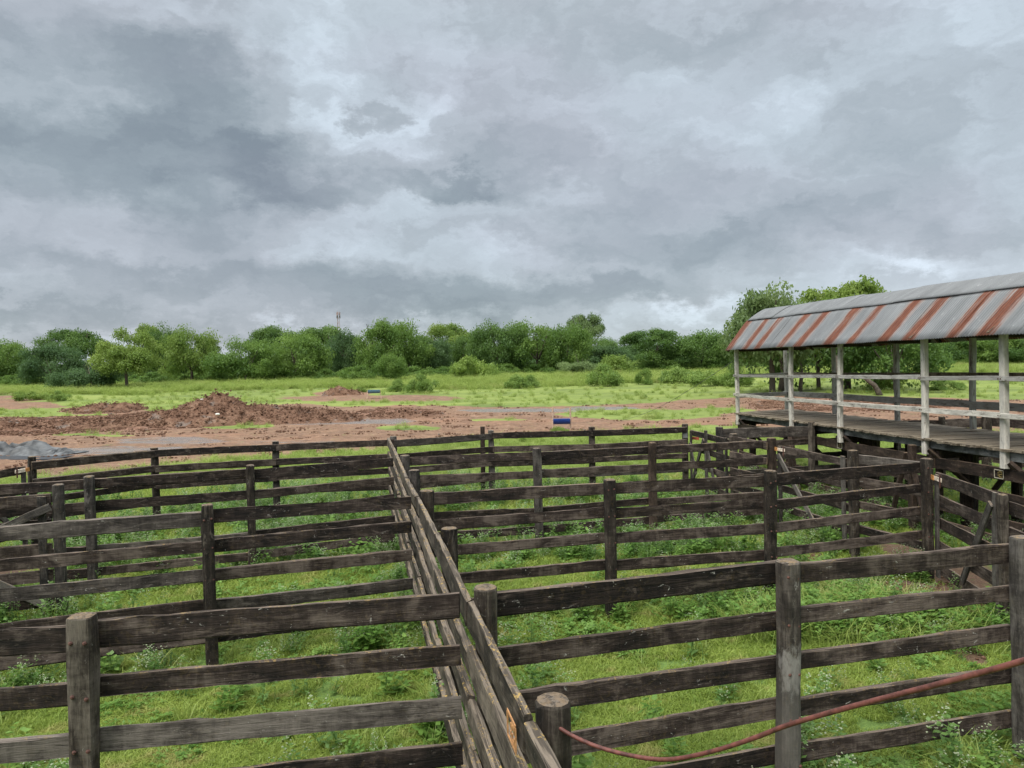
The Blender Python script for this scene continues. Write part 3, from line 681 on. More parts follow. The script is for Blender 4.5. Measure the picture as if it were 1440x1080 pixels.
# posts
for i, s in enumerate(FS):
    ln = random.uniform(-.03, .03)
    timber('roof_post', cpt(s + ln, -.075, ZD - .37 + random.uniform(-.05, .05)), cpt(s, -.075, 4.16), .11, .13, M_WHITE, cat, up=cd, step=.35, jit=.0025, bow=.014)
BX = [(1105, 575.5), (1259, 592), (1396.5, 602.4)]
BS = [sof(P(x, y, ZD)) for x, y in BX]; BS = [BS[0], (BS[0] + BS[1]) / 2] + BS[1:] + [BS[2] + 2.9, BS[2] + 5.6]
for s in BS:
    timber('roof_post', cpt(s, WID, ZD - .45), cpt(s, WID, 4.16), .11, .13, M_GREYP, cat, up=cd, step=.35, jit=.003, bow=.014)
# rails
for lev, h_, mt in ((3.26, .085, M_GREYP), (2.60, .10, M_WHITE)):
    ss_ = [-.1] + FS[1:]
    for i in range(len(FS) - 1):
        timber('handrail', cpt(ss_[i] + .005, -.155, lev + random.gauss(0, .006)), cpt(ss_[i + 1] - .005, -.155, lev + random.gauss(0, .006)), .035, h_, mt, cat, step=.5, bow=.006)
for lev, h_, mt in ((3.27, .09, M_EDGE), (2.57, .17, M_EDGE)):
    for i in range(len(BS) - 1):
        timber('handrail', cpt(BS[i] + .005, WID - .09, lev), cpt(BS[i + 1] - .005, WID - .09, lev + random.gauss(0, .008)), .035, h_, M_GREYP if lev < 3 else M_DECK, cat, step=.5, bow=.008)
    timber('handrail', cpt(-.05, -.1, lev), cpt(-skew - .1, WID, lev), .035, h_ * .8, M_GREYP, cat)
for i, s in enumerate(FS):
    for lev in (3.26, 2.60):
        for e in (-.03, .03): bolt(cat, cpt(s + e, -.172, lev), -cw_)
# supports
px_s = [sof(frontp(x)) for x in (1062, 1135, 1205, 1322, 1440)]
PIL = [(-.2, .5, .24), (sof(P(1153, 700, 0)) if False else 3.2, .95, .27), (6.3, .8, .5), (9.9, .8, .34), (13.2, .8, .36), (15.8, .8, .3)]
for s, w, r in PIL:
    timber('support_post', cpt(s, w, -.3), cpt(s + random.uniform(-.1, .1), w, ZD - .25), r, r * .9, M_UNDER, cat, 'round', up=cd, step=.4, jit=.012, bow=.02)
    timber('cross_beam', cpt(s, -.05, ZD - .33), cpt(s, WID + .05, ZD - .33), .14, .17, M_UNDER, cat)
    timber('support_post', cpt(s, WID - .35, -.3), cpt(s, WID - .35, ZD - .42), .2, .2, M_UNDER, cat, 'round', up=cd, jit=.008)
for i, s in enumerate(FS):
    pl_ = min(PIL, key=lambda q_: abs(q_[0] - s - .5))
    timber('brace', cpt(s + .08, -.06, ZD - .24), cpt(s + .75, .55, .95), .06, .14, M_UNDER, cat, up=cd)
    timber('brace', cpt(s + .1, WID - .1, ZD - .26), cpt(s + .2, WID - .95, .9), .06, .12, M_UNDER, cat, up=cd)
# roof frame
for i, s in enumerate(FS):
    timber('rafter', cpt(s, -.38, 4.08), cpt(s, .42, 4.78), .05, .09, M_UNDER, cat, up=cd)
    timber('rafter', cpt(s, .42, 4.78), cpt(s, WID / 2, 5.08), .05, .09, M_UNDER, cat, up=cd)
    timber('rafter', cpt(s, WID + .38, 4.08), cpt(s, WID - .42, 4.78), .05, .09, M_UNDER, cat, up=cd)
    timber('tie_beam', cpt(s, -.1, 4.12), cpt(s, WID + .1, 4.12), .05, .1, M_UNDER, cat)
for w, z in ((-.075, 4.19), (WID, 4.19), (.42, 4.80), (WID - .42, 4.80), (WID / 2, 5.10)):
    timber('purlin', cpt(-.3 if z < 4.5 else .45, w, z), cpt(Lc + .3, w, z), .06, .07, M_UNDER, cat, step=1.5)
# roof sheets with individual corrugations
EL = (1020, 1440)
def rust_at(s):                                        # distance along the eave -> rust strength
    v = 0
    for c, h_ in RUST: v = max(v, .82 + .07 * math.sin(c * 7.3) - max(0, abs(s - c) - h_ * .30) / (h_ * 1.6 + .06))
    return max(0, v)
def eave_s(x):
    d = ray(x, 480); kx = d.x / d.y; Y = (10.23 - .42) / (kx + .1); return sof(Vector((9.81 - .1 * Y, Y, 0)))
RUST = []
for a_, b_ in ((1018, 1027), (1042, 1050), (1059, 1068), (1091, 1102), (1115, 1127), (1155, 1170), (1188, 1199), (1234, 1248), (1268, 1282), (1328, 1346), (1369, 1394)):
    s0, s1 = eave_s(a_), eave_s(b_); RUST.append(((s0 + s1) / 2, (s1 - s0) / 2))
for i in range(6): RUST.append((eave_s(1394) + 1.0 + i * .62, .13 + .05 * (i % 2)))
FOLD0, FOLD1, EZ0, EZ1, RZ0, RZ1 = 5.10, 4.90, 4.12, 4.03, 5.47, 5.22
def prof(w, s):
    """roof height at offset w across and distance s along"""
    t = s / 12.6; ez = EZ0 + (EZ1 - EZ0) * t; fz = FOLD0 + (FOLD1 - FOLD0) * t; rz = RZ0 + (RZ1 - RZ0) * t
    w = w if w <= WID / 2 else WID - w
    if w < .42: return ez + (fz - ez) * (w + .42) / .84
    q_ = (w - .42) / (WID / 2 - .42); return fz + (rz - fz) * (1 - (1 - q_) ** 1.25)
S0 = eave_s(1020)
def sheet(name, s0, s1, w0, w1, up_off=0.0, pitch=.076, amp=.009, rust=True, nw=6, gauge=None):
    V = []; F = []; UV = []; RU = []
    ncs = max(4, int((s1 - s0) / pitch * 6)); sag = random.uniform(-.01, .01)
    for i in range(ncs + 1):
        s = s0 + (s1 - s0) * i / ncs
        for j in range(nw + 1):
            w = w0 + (w1 - w0) * j / nw; sk = -.55 * max(0, 1 - (s - S0) / 4) * (w + .42) / WID
            z = prof(w, s) + amp * math.sin(2 * math.pi * s / pitch) + up_off + sag * math.sin(j / nw * 3.1) + .006 * math.sin(s * 2.3 + w)
            V.append(cpt(s + sk, w, z) - F0); UV.append((s * 1.0, w * 1.2)); RU.append(rust_at(s - (w + .42) * .02) if rust else 0.0)
    for i in range(ncs):
        for j in range(nw):
            a_ = i * (nw + 1) + j; F.append((a_, a_ + nw + 1, a_ + nw + 2, a_ + 1))
    me = bpy.data.meshes.new(name); me.from_pydata([tuple(v) for v in V], [], F)
    ul = me.uv_layers.new(name='UVMap'); vi = np.zeros(len(me.loops), np.int32); me.loops.foreach_get('vertex_index', vi)
    ul.data.foreach_set('uv', np.array(UV, np.float32)[vi].ravel())
    at = me.attributes.new('rust', 'FLOAT', 'POINT'); at.data.foreach_set('value', np.array(RU, np.float32))
    me.shade_smooth(); me.materials.append(M_ROOF); o = bpy.data.objects.new(name, me)
    md = o.modifiers.new('thickness', 'SOLIDIFY'); md.thickness = .003; md.offset = 1
    return link(o, cat, Matrix.Translation(F0))
s_ = S0; i = 0
while s_ < Lc + .3:
    e = min(s_ + .80, Lc + .4)
    sheet('roof_sheet', s_ - .02, e + .06, -.42, .47, .004 * (i % 2))
    sheet('roof_sheet', s_ - .02, e + .06, WID + .42, WID - .47, .004 * (i % 2))
    s_ += .80; i += 1
s_ = S0 + .1; i = 0
while s_ < Lc + .3:
    L_ = (.75, 1.0, 1.5, 2.4)[min(i, 3)] if i < 4 else 2.4
    e = min(s_ + L_, Lc + .4)
    sheet('ridge_sheet', s_, e + .05, .40, WID - .40, .024 + .008 * (i % 2) + (.012 if i < 2 else 0), rust=False, nw=14, amp=.009)
    s_ = e; i += 1
    if e >= Lc + .4: break
# number framed rails under the catwalk
uf = [cpt(s, .12, 0) for s in (-.2, 3.2, 6.6, 10.0, 13.2, 16)]
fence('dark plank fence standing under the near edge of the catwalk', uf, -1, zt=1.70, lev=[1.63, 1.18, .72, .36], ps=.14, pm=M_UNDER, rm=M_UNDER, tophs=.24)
for x, y, tx, w_ in ((1181, 626, '11', .22), (1405, 665, '12', .22)):
    d = ray(x, y); kx = d.x / d.y; c0 = F0 + cw_ * (.12 - .07 - .004 - .047 - .012)
    # intersection of the view ray with the face of the plank line
    nrm = cw_; tt = (c0 - Vector((0, 0, CAMZ))).dot(nrm) / d.dot(nrm); pt = Vector((0, 0, CAMZ)) + d * tt
    plate('small framed number plate on the dark plank under the ' + ('far' if x < 1300 else 'near') + ' part of the catwalk', Vector((pt.x, pt.y, 1.515)), cd, w_, .15, tx, M_PALEF, M_OCHRE)
# leaning props with A shapes between the pens and the catwalk
for (x, lab) in ((1112, 'A-shaped timber prop behind the rust-orange latch'), (1282, 'A-shaped timber prop behind the second row corner post')):
    d = ray(x, 560); kx = d.x / d.y; Y = 9.9 / (kx + .1); b = Vector((9.9 - .1 * Y, Y, 0)); t = thing('timber_prop', b, lab, 'prop')
    timber('post', b + Vector((0, 0, -.2)), b + Vector((0, 0, 1.85)), .16, .15, M_UNDER, t, 'square', up=cd, topcap=True)
    for sgn in (-1, 1):
        timber('brace', b + cd * .62 * sgn - cw_ * .1 + Vector((0, 0, .1)), b + cd * .07 * sgn - cw_ * .1 + Vector((0, 0, 1.7)), .05, .11, M_UNDER, t, up=cw_)
# pens beyond the catwalk
kb = P(1385, 587, 1.95); kb.z = 0; ka = P(1262, 592.5, 1.95); ka.z = 0; kc = P(1450, 592, 1.95); kc.z = 0
kk = ext(kb, ka, 5.5)
fence('dark plank fence beyond the catwalk deck, rising to a corner', [kb, lerp(kb, ka, .5), ka, lerp(ka, kk, .5), kk], -1, lev=LEV[:4], tophs=.26)
fence('dark plank fence beyond the catwalk, right of that corner', [kb + Vector((.05, -.06, 0)), kc, ext(kb, kc, 3)], +1, lev=LEV[:4], tophs=.26)
# ground level fence behind the far end of the catwalk, low old paling
wf = [G(1075, 566), G(1175, 574), G(1260, 583), G(1440, 592)]
# stay wire from the catwalk eave to the ground
wa = cpt(-.3, -.1, 3.75); wb = G(872, 592)
wps = [wa + (wb - wa) * (i / 16) - Vector((0, 0, .35 * math.sin(math.pi * i / 16))) for i in range(17)]
wps[-1] = wb
tag(tube('stay_wire', wps, .009, M_WIRE, nseg=5), 'thin dark wire slanting from the catwalk end down to the bare earth', 'wire')

# ------------------------------------------------------------------ soil heaps, rubble, tarpaulin, troughs
CLODS = []
def heap(label, cx, cy, w, d, h, lumps, nxh=90, nyh=60, seed=1, name='soil_heap', rough=.34):
    X, Y = np.meshgrid(np.linspace(-w / 2, w / 2, nxh), np.linspace(-d / 2, d / 2, nyh)); H = np.zeros_like(X)
    for (lx, ly, rx, ry, hh) in lumps: H = np.maximum(H, hh * np.clip(1 - (((X - lx) / rx) ** 2 + ((Y - ly) / ry) ** 2) ** .72, 0, 1))
    ed = np.clip(1 - np.maximum(np.abs(X) / (w / 2), np.abs(Y) / (d / 2)), 0, 1); ed = sstep(ed, 0, .25)
    Hn = H * (1 + fbm(X * .6, Y * .6, 4, seed, .65) * .9) + np.abs(fbm(X * 1.9, Y * 1.9, 4, seed + 3, .8)) * rough * sstep(H, 0.02, .35) * 1.6
    Z = zbase(X + cx, Y + cy) + h * 0 + Hn * ed - .06 * (1 - sstep(ed * H, 0, .08)) 
    rc = np.random.RandomState(seed); nc = int(w * d * 9); ii = rc.randint(0, nyh, nc); jj = rc.randint(0, nxh, nc); kk_ = H[ii, jj] > .12
    CLODS.append(np.stack([X[ii, jj] + cx, Y[ii, jj] + cy, Z[ii, jj] + .01], -1)[kk_])
    z0 = float(zbase(cx, cy)); V = np.stack([X, Y, Z - z0], -1).reshape(-1, 3)
    F = [(j * nxh + i, j * nxh + i + 1, (j + 1) * nxh + i + 1, (j + 1) * nxh + i) for j in range(nyh - 1) for i in range(nxh - 1)]
    o = meshobj(name, V, F, M_SOIL, None, Matrix.Translation((cx, cy, z0)))
    return tag(o, label, 'soil heap')
c = G(310, 598)
sx = c.y / FPX
heap('large heap of red-brown soil and rubble left of the pens', c.x, c.y + 2, 21, 11, 2.7,
     [(-1.2, .5, 5.4, 4.4, 1.9), (-.9, .6, 3.0, 2.6, 2.2), (1.8, .8, 7.2, 4.0, 1.35), (-4.6, 0, 5.0, 3.6, 1.0), (6.2, .4, 5, 3, .8)], 150, 80, 3)
c = G(120, 604)
heap('low long berm of churned red soil running off to the left', c.x - 2, c.y + .5, 25, 7, .6, [(-6, 0, 9, 2.8, .62), (2, .3, 8, 2.8, .55), (8, .2, 6, 2.5, .7)], 140, 44, 11, rough=.3)
c = G(142, 579)
heap('small dark soil heap behind the large heap to the left', c.x, c.y + 1, 9.5, 5, .9, [(-1, 0, 3.4, 2, .75), (1.8, 0, 3, 2, .85)], 60, 36, 17)
c = G(478, 556)
heap('small far soil heap in the grass near the light blue trough', c.x, c.y, 6, 4, .9, [(-.3, 0, 2.2, 1.6, 1.1), (1.4, 0, 2, 1.4, .6)], 40, 30, 23)
c = G(560, 588)
heap('flat spread of loose red soil in the middle of the yard', c.x, c.y + 1, 9, 5, .3, [(0, 0, 4.4, 2.2, .32)], 60, 36, 29, rough=.16)

def rock(name, p, r, mat, label, seed, flat=.6):
    rn_ = random.Random(seed); V = []; F = []; nl, ns_ = 5, 8
    for i in range(nl + 1):
        th = math.pi * i / nl
        for j in range(ns_):
            ph = 2 * math.pi * j / ns_; q_ = r * (1 + rn_.uniform(-.25, .25)); V.append((q_ * math.sin(th) * math.cos(ph), q_ * .8 * math.sin(th) * math.sin(ph), q_ * flat * math.cos(th)))
    for i in range(nl):
        for j in range(ns_): F.append((i * ns_ + j, (i + 1) * ns_ + j, (i + 1) * ns_ + (j + 1) % ns_, i * ns_ + (j + 1) % ns_))
    return tag(meshobj(name, V, F, mat, None, Matrix.Translation(p + Vector((0, 0, r * flat * .4)))), label, 'rubble')
for x, y, r, lb in ((183, 600, .62, 'larger pale lump of rubble at the foot of the soil berm'), (155, 604, .36, 'smaller pale lump of rubble left of the larger one'), (158, 578, .4, 'pale lump of rubble behind the long berm'), (306, 583, .2, 'pinkish pale block on the flank of the large soil heap'), (284, 562, .14, 'small pale block near the top of the large soil heap')):
    g_ = G(x, y)
    if y == 583 or y == 562: g_ = PY(x, y, g_.y); g_ = PY(x, y, 54.0 if y == 583 else 56.0)
    rock('rubble_lump', g_, r * .8, M_PALE, lb, x, .45)

# tarpaulin
def tarp(label, x0, x1, yb, mat, hgt, seed, dep=2.2):
    a_ = G(x0, yb); b_ = G(x1, yb); L = (b_ - a_).length; nxh, nyh = 60, 28; u_ = (b_ - a_).normalized(); v_ = Vector((-u_.y, u_.x, 0))
    V = []; F = []; U, Wv = np.meshgrid(np.linspace(0, 1, nxh), np.linspace(0, 1, nyh))
    rid = .75 + fbm(U * 4.2, Wv * 2.4, 3, seed, .5) * 1.9 - np.abs(fbm(U * 7, Wv * 4, 2, seed + 2)) * .8
    env = np.clip(np.minimum(U * 5, (1 - U) * 3.5), 0, 1) * np.clip(np.minimum(Wv * 5, (1 - Wv) * 5), 0, 1)
    H = np.clip(rid, 0, 1) ** 1.6 * hgt * env + .03
    ex = fbm(U * 3, Wv * 3, 3, seed + 5) * .5
    for j in range(nyh):
        for i in range(nxh):
            p = a_ + u_ * (U[j, i] * L + ex[j, i] * .5) + v_ * (Wv[j, i] * dep * (1 + .25 * math.sin(U[j, i] * 9)))
            V.append(Vector((p.x, p.y, float(zbase(p.x, p.y)) + H[j, i])) - a_)
    F = [(j * nxh + i, j * nxh + i + 1, (j + 1) * nxh + i + 1, (j + 1) * nxh + i) for j in range(nyh - 1) for i in range(nxh - 1)]
    o = meshobj('tarpaulin', V, F, mat, None, Matrix.Translation(a_), False); md = o.modifiers.new('thickness', 'SOLIDIFY'); md.thickness = .01
    return tag(o, label, 'tarpaulin')
tarp('crumpled grey tarpaulin heaped behind the far left corner of the pens', -70, 46, 643, M_TARP, .62, 4)
tarp('loose dark grey sheet lying flat right of the crumpled tarpaulin', 50, 82, 642, M_TARP, .22, 9, 1.6)
tarp('black plastic sheet under the crumpled tarpaulin', -60, 70, 647, M_TARPB, .12, 14, 1.4)

def trough(label, base, w, ang, legs_up, mat, r=.21, z=.52, splay=.0):
    t = thing('feed_trough', base, label, 'trough'); u_ = Vector((math.cos(ang), math.sin(ang), 0)); v_ = Vector((-u_.y, u_.x, 0))
    V = []; F = []; ns_ = 10; N = 8
    for layer, rr in ((0, r), (1, r - .015)):
        for i in range(N + 1):
            for j in range(ns_ + 1):
                th = math.pi + math.pi * j / ns_; p = u_ * (w * (i / N - .5)) + v_ * (rr * math.cos(th)) + Vector((0, 0, z + r * 1.0 + rr * math.sin(th)))
                V.append(p)
    K = (N + 1) * (ns_ + 1)
    for ly in (0, 1):
        for i in range(N):
            for j in range(ns_):
                a_ = ly * K + i * (ns_ + 1) + j; F.append((a_, a_ + 1, a_ + ns_ + 2, a_ + ns_ + 1))
    for e in (0, N):
        for ly in (0,): F.append(tuple(ly * K + e * (ns_ + 1) + j for j in range(ns_ + 1)))
    meshobj('drum', V, F, mat, t, Matrix.Translation(base))
    for sg_ in (-1, 1):
        b_ = base + u_ * (w * .52 * sg_)
        if splay:
            for q_ in (-1, 1):
                timber('leg', b_ + v_ * splay * q_ + u_ * .1 * sg_ + Vector((0, 0, -.05)), b_ - v_ * splay * .2 * q_ + Vector((0, 0, z + r)), .06, .06, M_STAKE, t, step=1)
        else:
            timber('stake', b_ + Vector((0, 0, -.1)), b_ + Vector((0, 0, legs_up)), .10, .10, M_STAKE, t, up=u_, step=.5, bow=.01)
    timber('rim', base + u_ * (-w * .5) - v_ * r + Vector((0, 0, z + r)), base + u_ * (w * .5) - v_ * r + Vector((0, 0, z + r)), .03, .03, mat, t)
    return t
b0 = G(790, 603); trough('blue half-drum feed trough between two timber stakes on the bare earth', b0, 1.02, -.05, 1.28, M_BLUE, .32, .28)
b0 = G(526, 560.5); trough('light blue feed trough on splayed legs far out in the grass', b0, 1.4, .2, 1.2, M_LBLUE, .40, .62, splay=.42)

# hanging pale twig on the left gate
gl = GL + (GLb - GL).normalized() * 1.15 + Vector((0, -.12, 1.93))
tag(tube('dry_vine', [gl, gl + Vector((.03, -.01, -.1)), gl + Vector((.05, 0, -.3)), gl + Vector((.03, -.02, -.52))], .007, M_PALEF, nseg=5), 'dry pale vine hanging over the dark left gate', 'vine')
# radio mast beyond the trees
mb = PY(478, 540, 420); mt_ = PY(478, 438, 420)
t = thing('radio_mast', Vector((mb.x, mb.y, 2.6)), 'thin red and white lattice radio mast rising beyond the trees', 'mast')
Hm = mt_.z - 2.6
for a_ in range(3):
    o_ = Vector((math.cos(a_ * 2.094), math.sin(a_ * 2.094), 0)); b_ = Vector((mb.x, mb.y, 2.6))
    timber('mast_leg', b_ + o_ * 1.3, b_ + o_ * .6 + Vector((0, 0, Hm)), .16, .16, M_MAST, t, step=20)
    o2 = Vector((math.cos((a_ + 1) * 2.094), math.sin((a_ + 1) * 2.094), 0)); nst = 14
    for i in range(nst):
        r0, r1_ = 1.3 - .7 * i / nst, 1.3 - .7 * (i + 1) / nst
        timber('lattice_bar', b_ + o_ * r0 + Vector((0, 0, Hm * i / nst)), b_ + o2 * r1_ + Vector((0, 0, Hm * (i + 1) / nst)), .1, .1, M_MAST, t, step=20)
for dz_ in (-1.2, -3.0):
    for a_ in range(3):
        o_ = Vector((math.cos(a_ * 2.094 + .5), math.sin(a_ * 2.094 + .5), 0)); c_ = Vector((mb.x, mb.y, mt_.z + dz_)) + o_ * 1.0
        timber('antenna', c_ + Vector((0, 0, -.8)), c_ + Vector((0, 0, .8)), .45, .3, M_EDGE if dz_ < -2 else M_MAST, t, step=5)

# ------------------------------------------------------------------ trees
def crown_mesh(name, seed, shape, nleaf, ls, mat, lobes=26):
    """unit crown: width 2 (radius 1), height 1 from z 0 to 1; leaf cards gathered in clumps"""
    r = np.random.RandomState(seed); cl = []
    for i in range(lobes * 6):
        if len(cl) >= lobes: break
        a, u_ = r.rand() * 6.283, r.rand()
        if shape == 'round':
            th = math.acos(1 - 1.85 * u_); rr = r.uniform(.52, .80); c_ = np.array([math.sin(th) * math.cos(a) * rr, math.sin(th) * math.sin(a) * rr, .44 + math.cos(th) * rr * (.52 if u_ < .54 else .46)]); s_ = r.uniform(.17, .34)
        elif shape == 'flat':
            rr = math.sqrt(u_) * .84; c_ = np.array([rr * math.cos(a), rr * math.sin(a), .80 - .42 * rr ** 2 + r.uniform(-.12, .06)]); s_ = r.uniform(.16, .28)
            if r.rand() < .38: c_[2] -= r.uniform(.2, .55)
        elif shape == 'bush':
            rr = math.sqrt(u_) * .76; c_ = np.array([rr * math.cos(a), rr * math.sin(a), (1 - rr ** 2) * r.uniform(.15, .72)]); s_ = r.uniform(.2, .34)
        else:
            th = math.acos(1 - 1.9 * u_); rr = r.uniform(.35, .8); c_ = np.array([math.sin(th) * math.cos(a) * rr, math.sin(th) * math.sin(a) * rr, .5 + math.cos(th) * rr * .5]); s_ = r.uniform(.14, .26)
        cl.append((c_, s_, r.rand()))
    V = []; T = []; per = nleaf // len(cl)
    for c_, s_, tn in cl:
        d = r.normal(size=(per, 3)); d /= np.linalg.norm(d, axis=1)[:, None]
        d[:, 2] = np.where(r.rand(per) < .6, np.abs(d[:, 2]), d[:, 2])
        rad = s_ * (r.rand(per) ** .38) * (1 + .10 * r.normal(size=per))
        p = c_ + d * rad[:, None] * np.array([1, 1, .62 if shape == 'flat' else .72])
        p += r.normal(size=(per, 3)) * .018
        nrm = d + r.normal(size=(per, 3)) * .75; nrm[:, 2] += .35; nrm /= np.linalg.norm(nrm, axis=1)[:, None]
        t1 = np.cross(nrm, r.normal(size=(per, 3))); t1 /= np.linalg.norm(t1, axis=1)[:, None]; t2 = np.cross(nrm, t1)
        sz = ls * r.uniform(.6, 1.35, per)[:, None]
        q_ = np.stack([p - t1 * sz, p + t2 * sz * .55, p + t1 * sz, p - t2 * sz * .55], 1); V.append(q_.reshape(-1, 3)); T.append(np.repeat(np.clip(tn + r.normal(size=per) * .07, 0, 1), 4))
    V = np.concatenate(V); T = np.concatenate(T); nf = len(V) // 4
    me = bpy.data.meshes.new(name); me.vertices.add(len(V)); me.vertices.foreach_set('co', V.astype(np.float32).ravel())
    me.loops.add(len(V)); me.loops.foreach_set('vertex_index', np.arange(len(V), dtype=np.int32))
    me.polygons.add(nf); me.polygons.foreach_set('loop_start', np.arange(0, len(V), 4, dtype=np.int32)); me.polygons.foreach_set('loop_total', np.full(nf, 4, np.int32))
    me.update(calc_edges=True)
    at = me.attributes.new('tone', 'FLOAT', 'POINT'); at.data.foreach_set('value', T.astype(np.float32)); me.materials.append(mat)
    return me
def trunk_mesh(name, seed, hc, lean=0.0):
    """unit tree: height 1, crown from hc; trunk with limbs reaching into the crown"""
    rn_ = random.Random(seed); V = []; F = []
    def limb(pts, r0, r1_, ns_=7):
        b_ = len(V); N = len(pts)
        for i, p in enumerate(pts):
            a_ = pts[max(0, i - 1)]; c_ = pts[min(N - 1, i + 1)]; M = axes(p, p + (c_ - a_) + Vector((1e-5, 0, 0)), Vector((1, .3, 0)))
            rr = r0 + (r1_ - r0) * i / (N - 1)
            for j in range(ns_): V.append(M @ Vector((0, rr * math.cos(6.283 * j / ns_), rr * math.sin(6.283 * j / ns_))))
        for i in range(N - 1):
            for j in range(ns_): a_ = b_ + i * ns_ + j; c_ = b_ + i * ns_ + (j + 1) % ns_; F.append((a_, c_, c_ + ns_, a_ + ns_))
    fork = Vector((lean * .5, rn_.uniform(-.02, .02), hc * rn_.uniform(.7, 1.0)))
    limb([Vector((0, 0, -.03)), fork * .5 + Vector((rn_.uniform(-.01, .01), 0, 0)), fork], .030, .021)
    for i in range(6):
        a_ = i * 1.047 + rn_.uniform(-.4, .4); rr = rn_.uniform(.12, .34); z = rn_.uniform(hc + .15, .88)
        e = Vector((math.cos(a_) * rr + lean, math.sin(a_) * rr, z)); m_ = fork * .55 + e * .45 + Vector((0, 0, -.03))
        limb([fork, m_, e], .014, .005, 5)
    me = bpy.data.meshes.new(name); me.from_pydata([tuple(v) for v in V], [], F); me.materials.append(M_BARK); me.shade_smooth(); return me
CR = {}
def crown(shape, mat, var, ls=.021, nl=20000):
    key = (shape, mat.name, var, ls)
    if key not in CR: CR[key] = crown_mesh('crown_' + shape, var * 13 + 5 + len(shape), shape, nl, ls, mat, {'round': 46, 'flat': 40, 'bush': 20, 'open': 34}[shape])
    return CR[key]
TRK = [trunk_mesh('trunk', i, .25 if i < 3 else .42, 0 if i != 2 else .06) for i in range(6)]
def tree(x, ytop, wpx, Y, shape, mat, label, hc=.12, var=0, ti=0, name='broadleaf_tree', ls=.021, nl=20000, squash=1.0):
    pt = PY(x, ytop, Y); gz = float(zbase(pt.x, Y)); H = pt.z - gz; Rr = wpx / 2 * Y / FPX * (1.1 if Y > 100 else 1)
    t = thing(name, Vector((pt.x, Y, gz)), label, 'tree', 'trees around the field')
    tr = bpy.data.objects.new('trunk', TRK[ti]); link(tr, t, Matrix.Translation((pt.x, Y, gz)) @ Matrix.Rotation(random.random() * 6, 4, 'Z') @ Matrix.Diagonal((H, H, H, 1)))
    cr = bpy.data.objects.new('crown', crown(shape, mat, var, ls, nl))
    link(cr, t, Matrix.Translation((pt.x, Y, gz + H * hc)) @ Matrix.Rotation(random.random() * 6, 4, 'Z') @ Matrix.Diagonal((Rr * 1.08, Rr * 1.08 * squash, H * (1 - hc) * 1.0, 1)))
    return t
D, Mi, Li, Ol, Bl, Ye = M_DARKT, M_MIDT, M_LIGHTT, M_OLIVET, M_BLUET, M_YELT
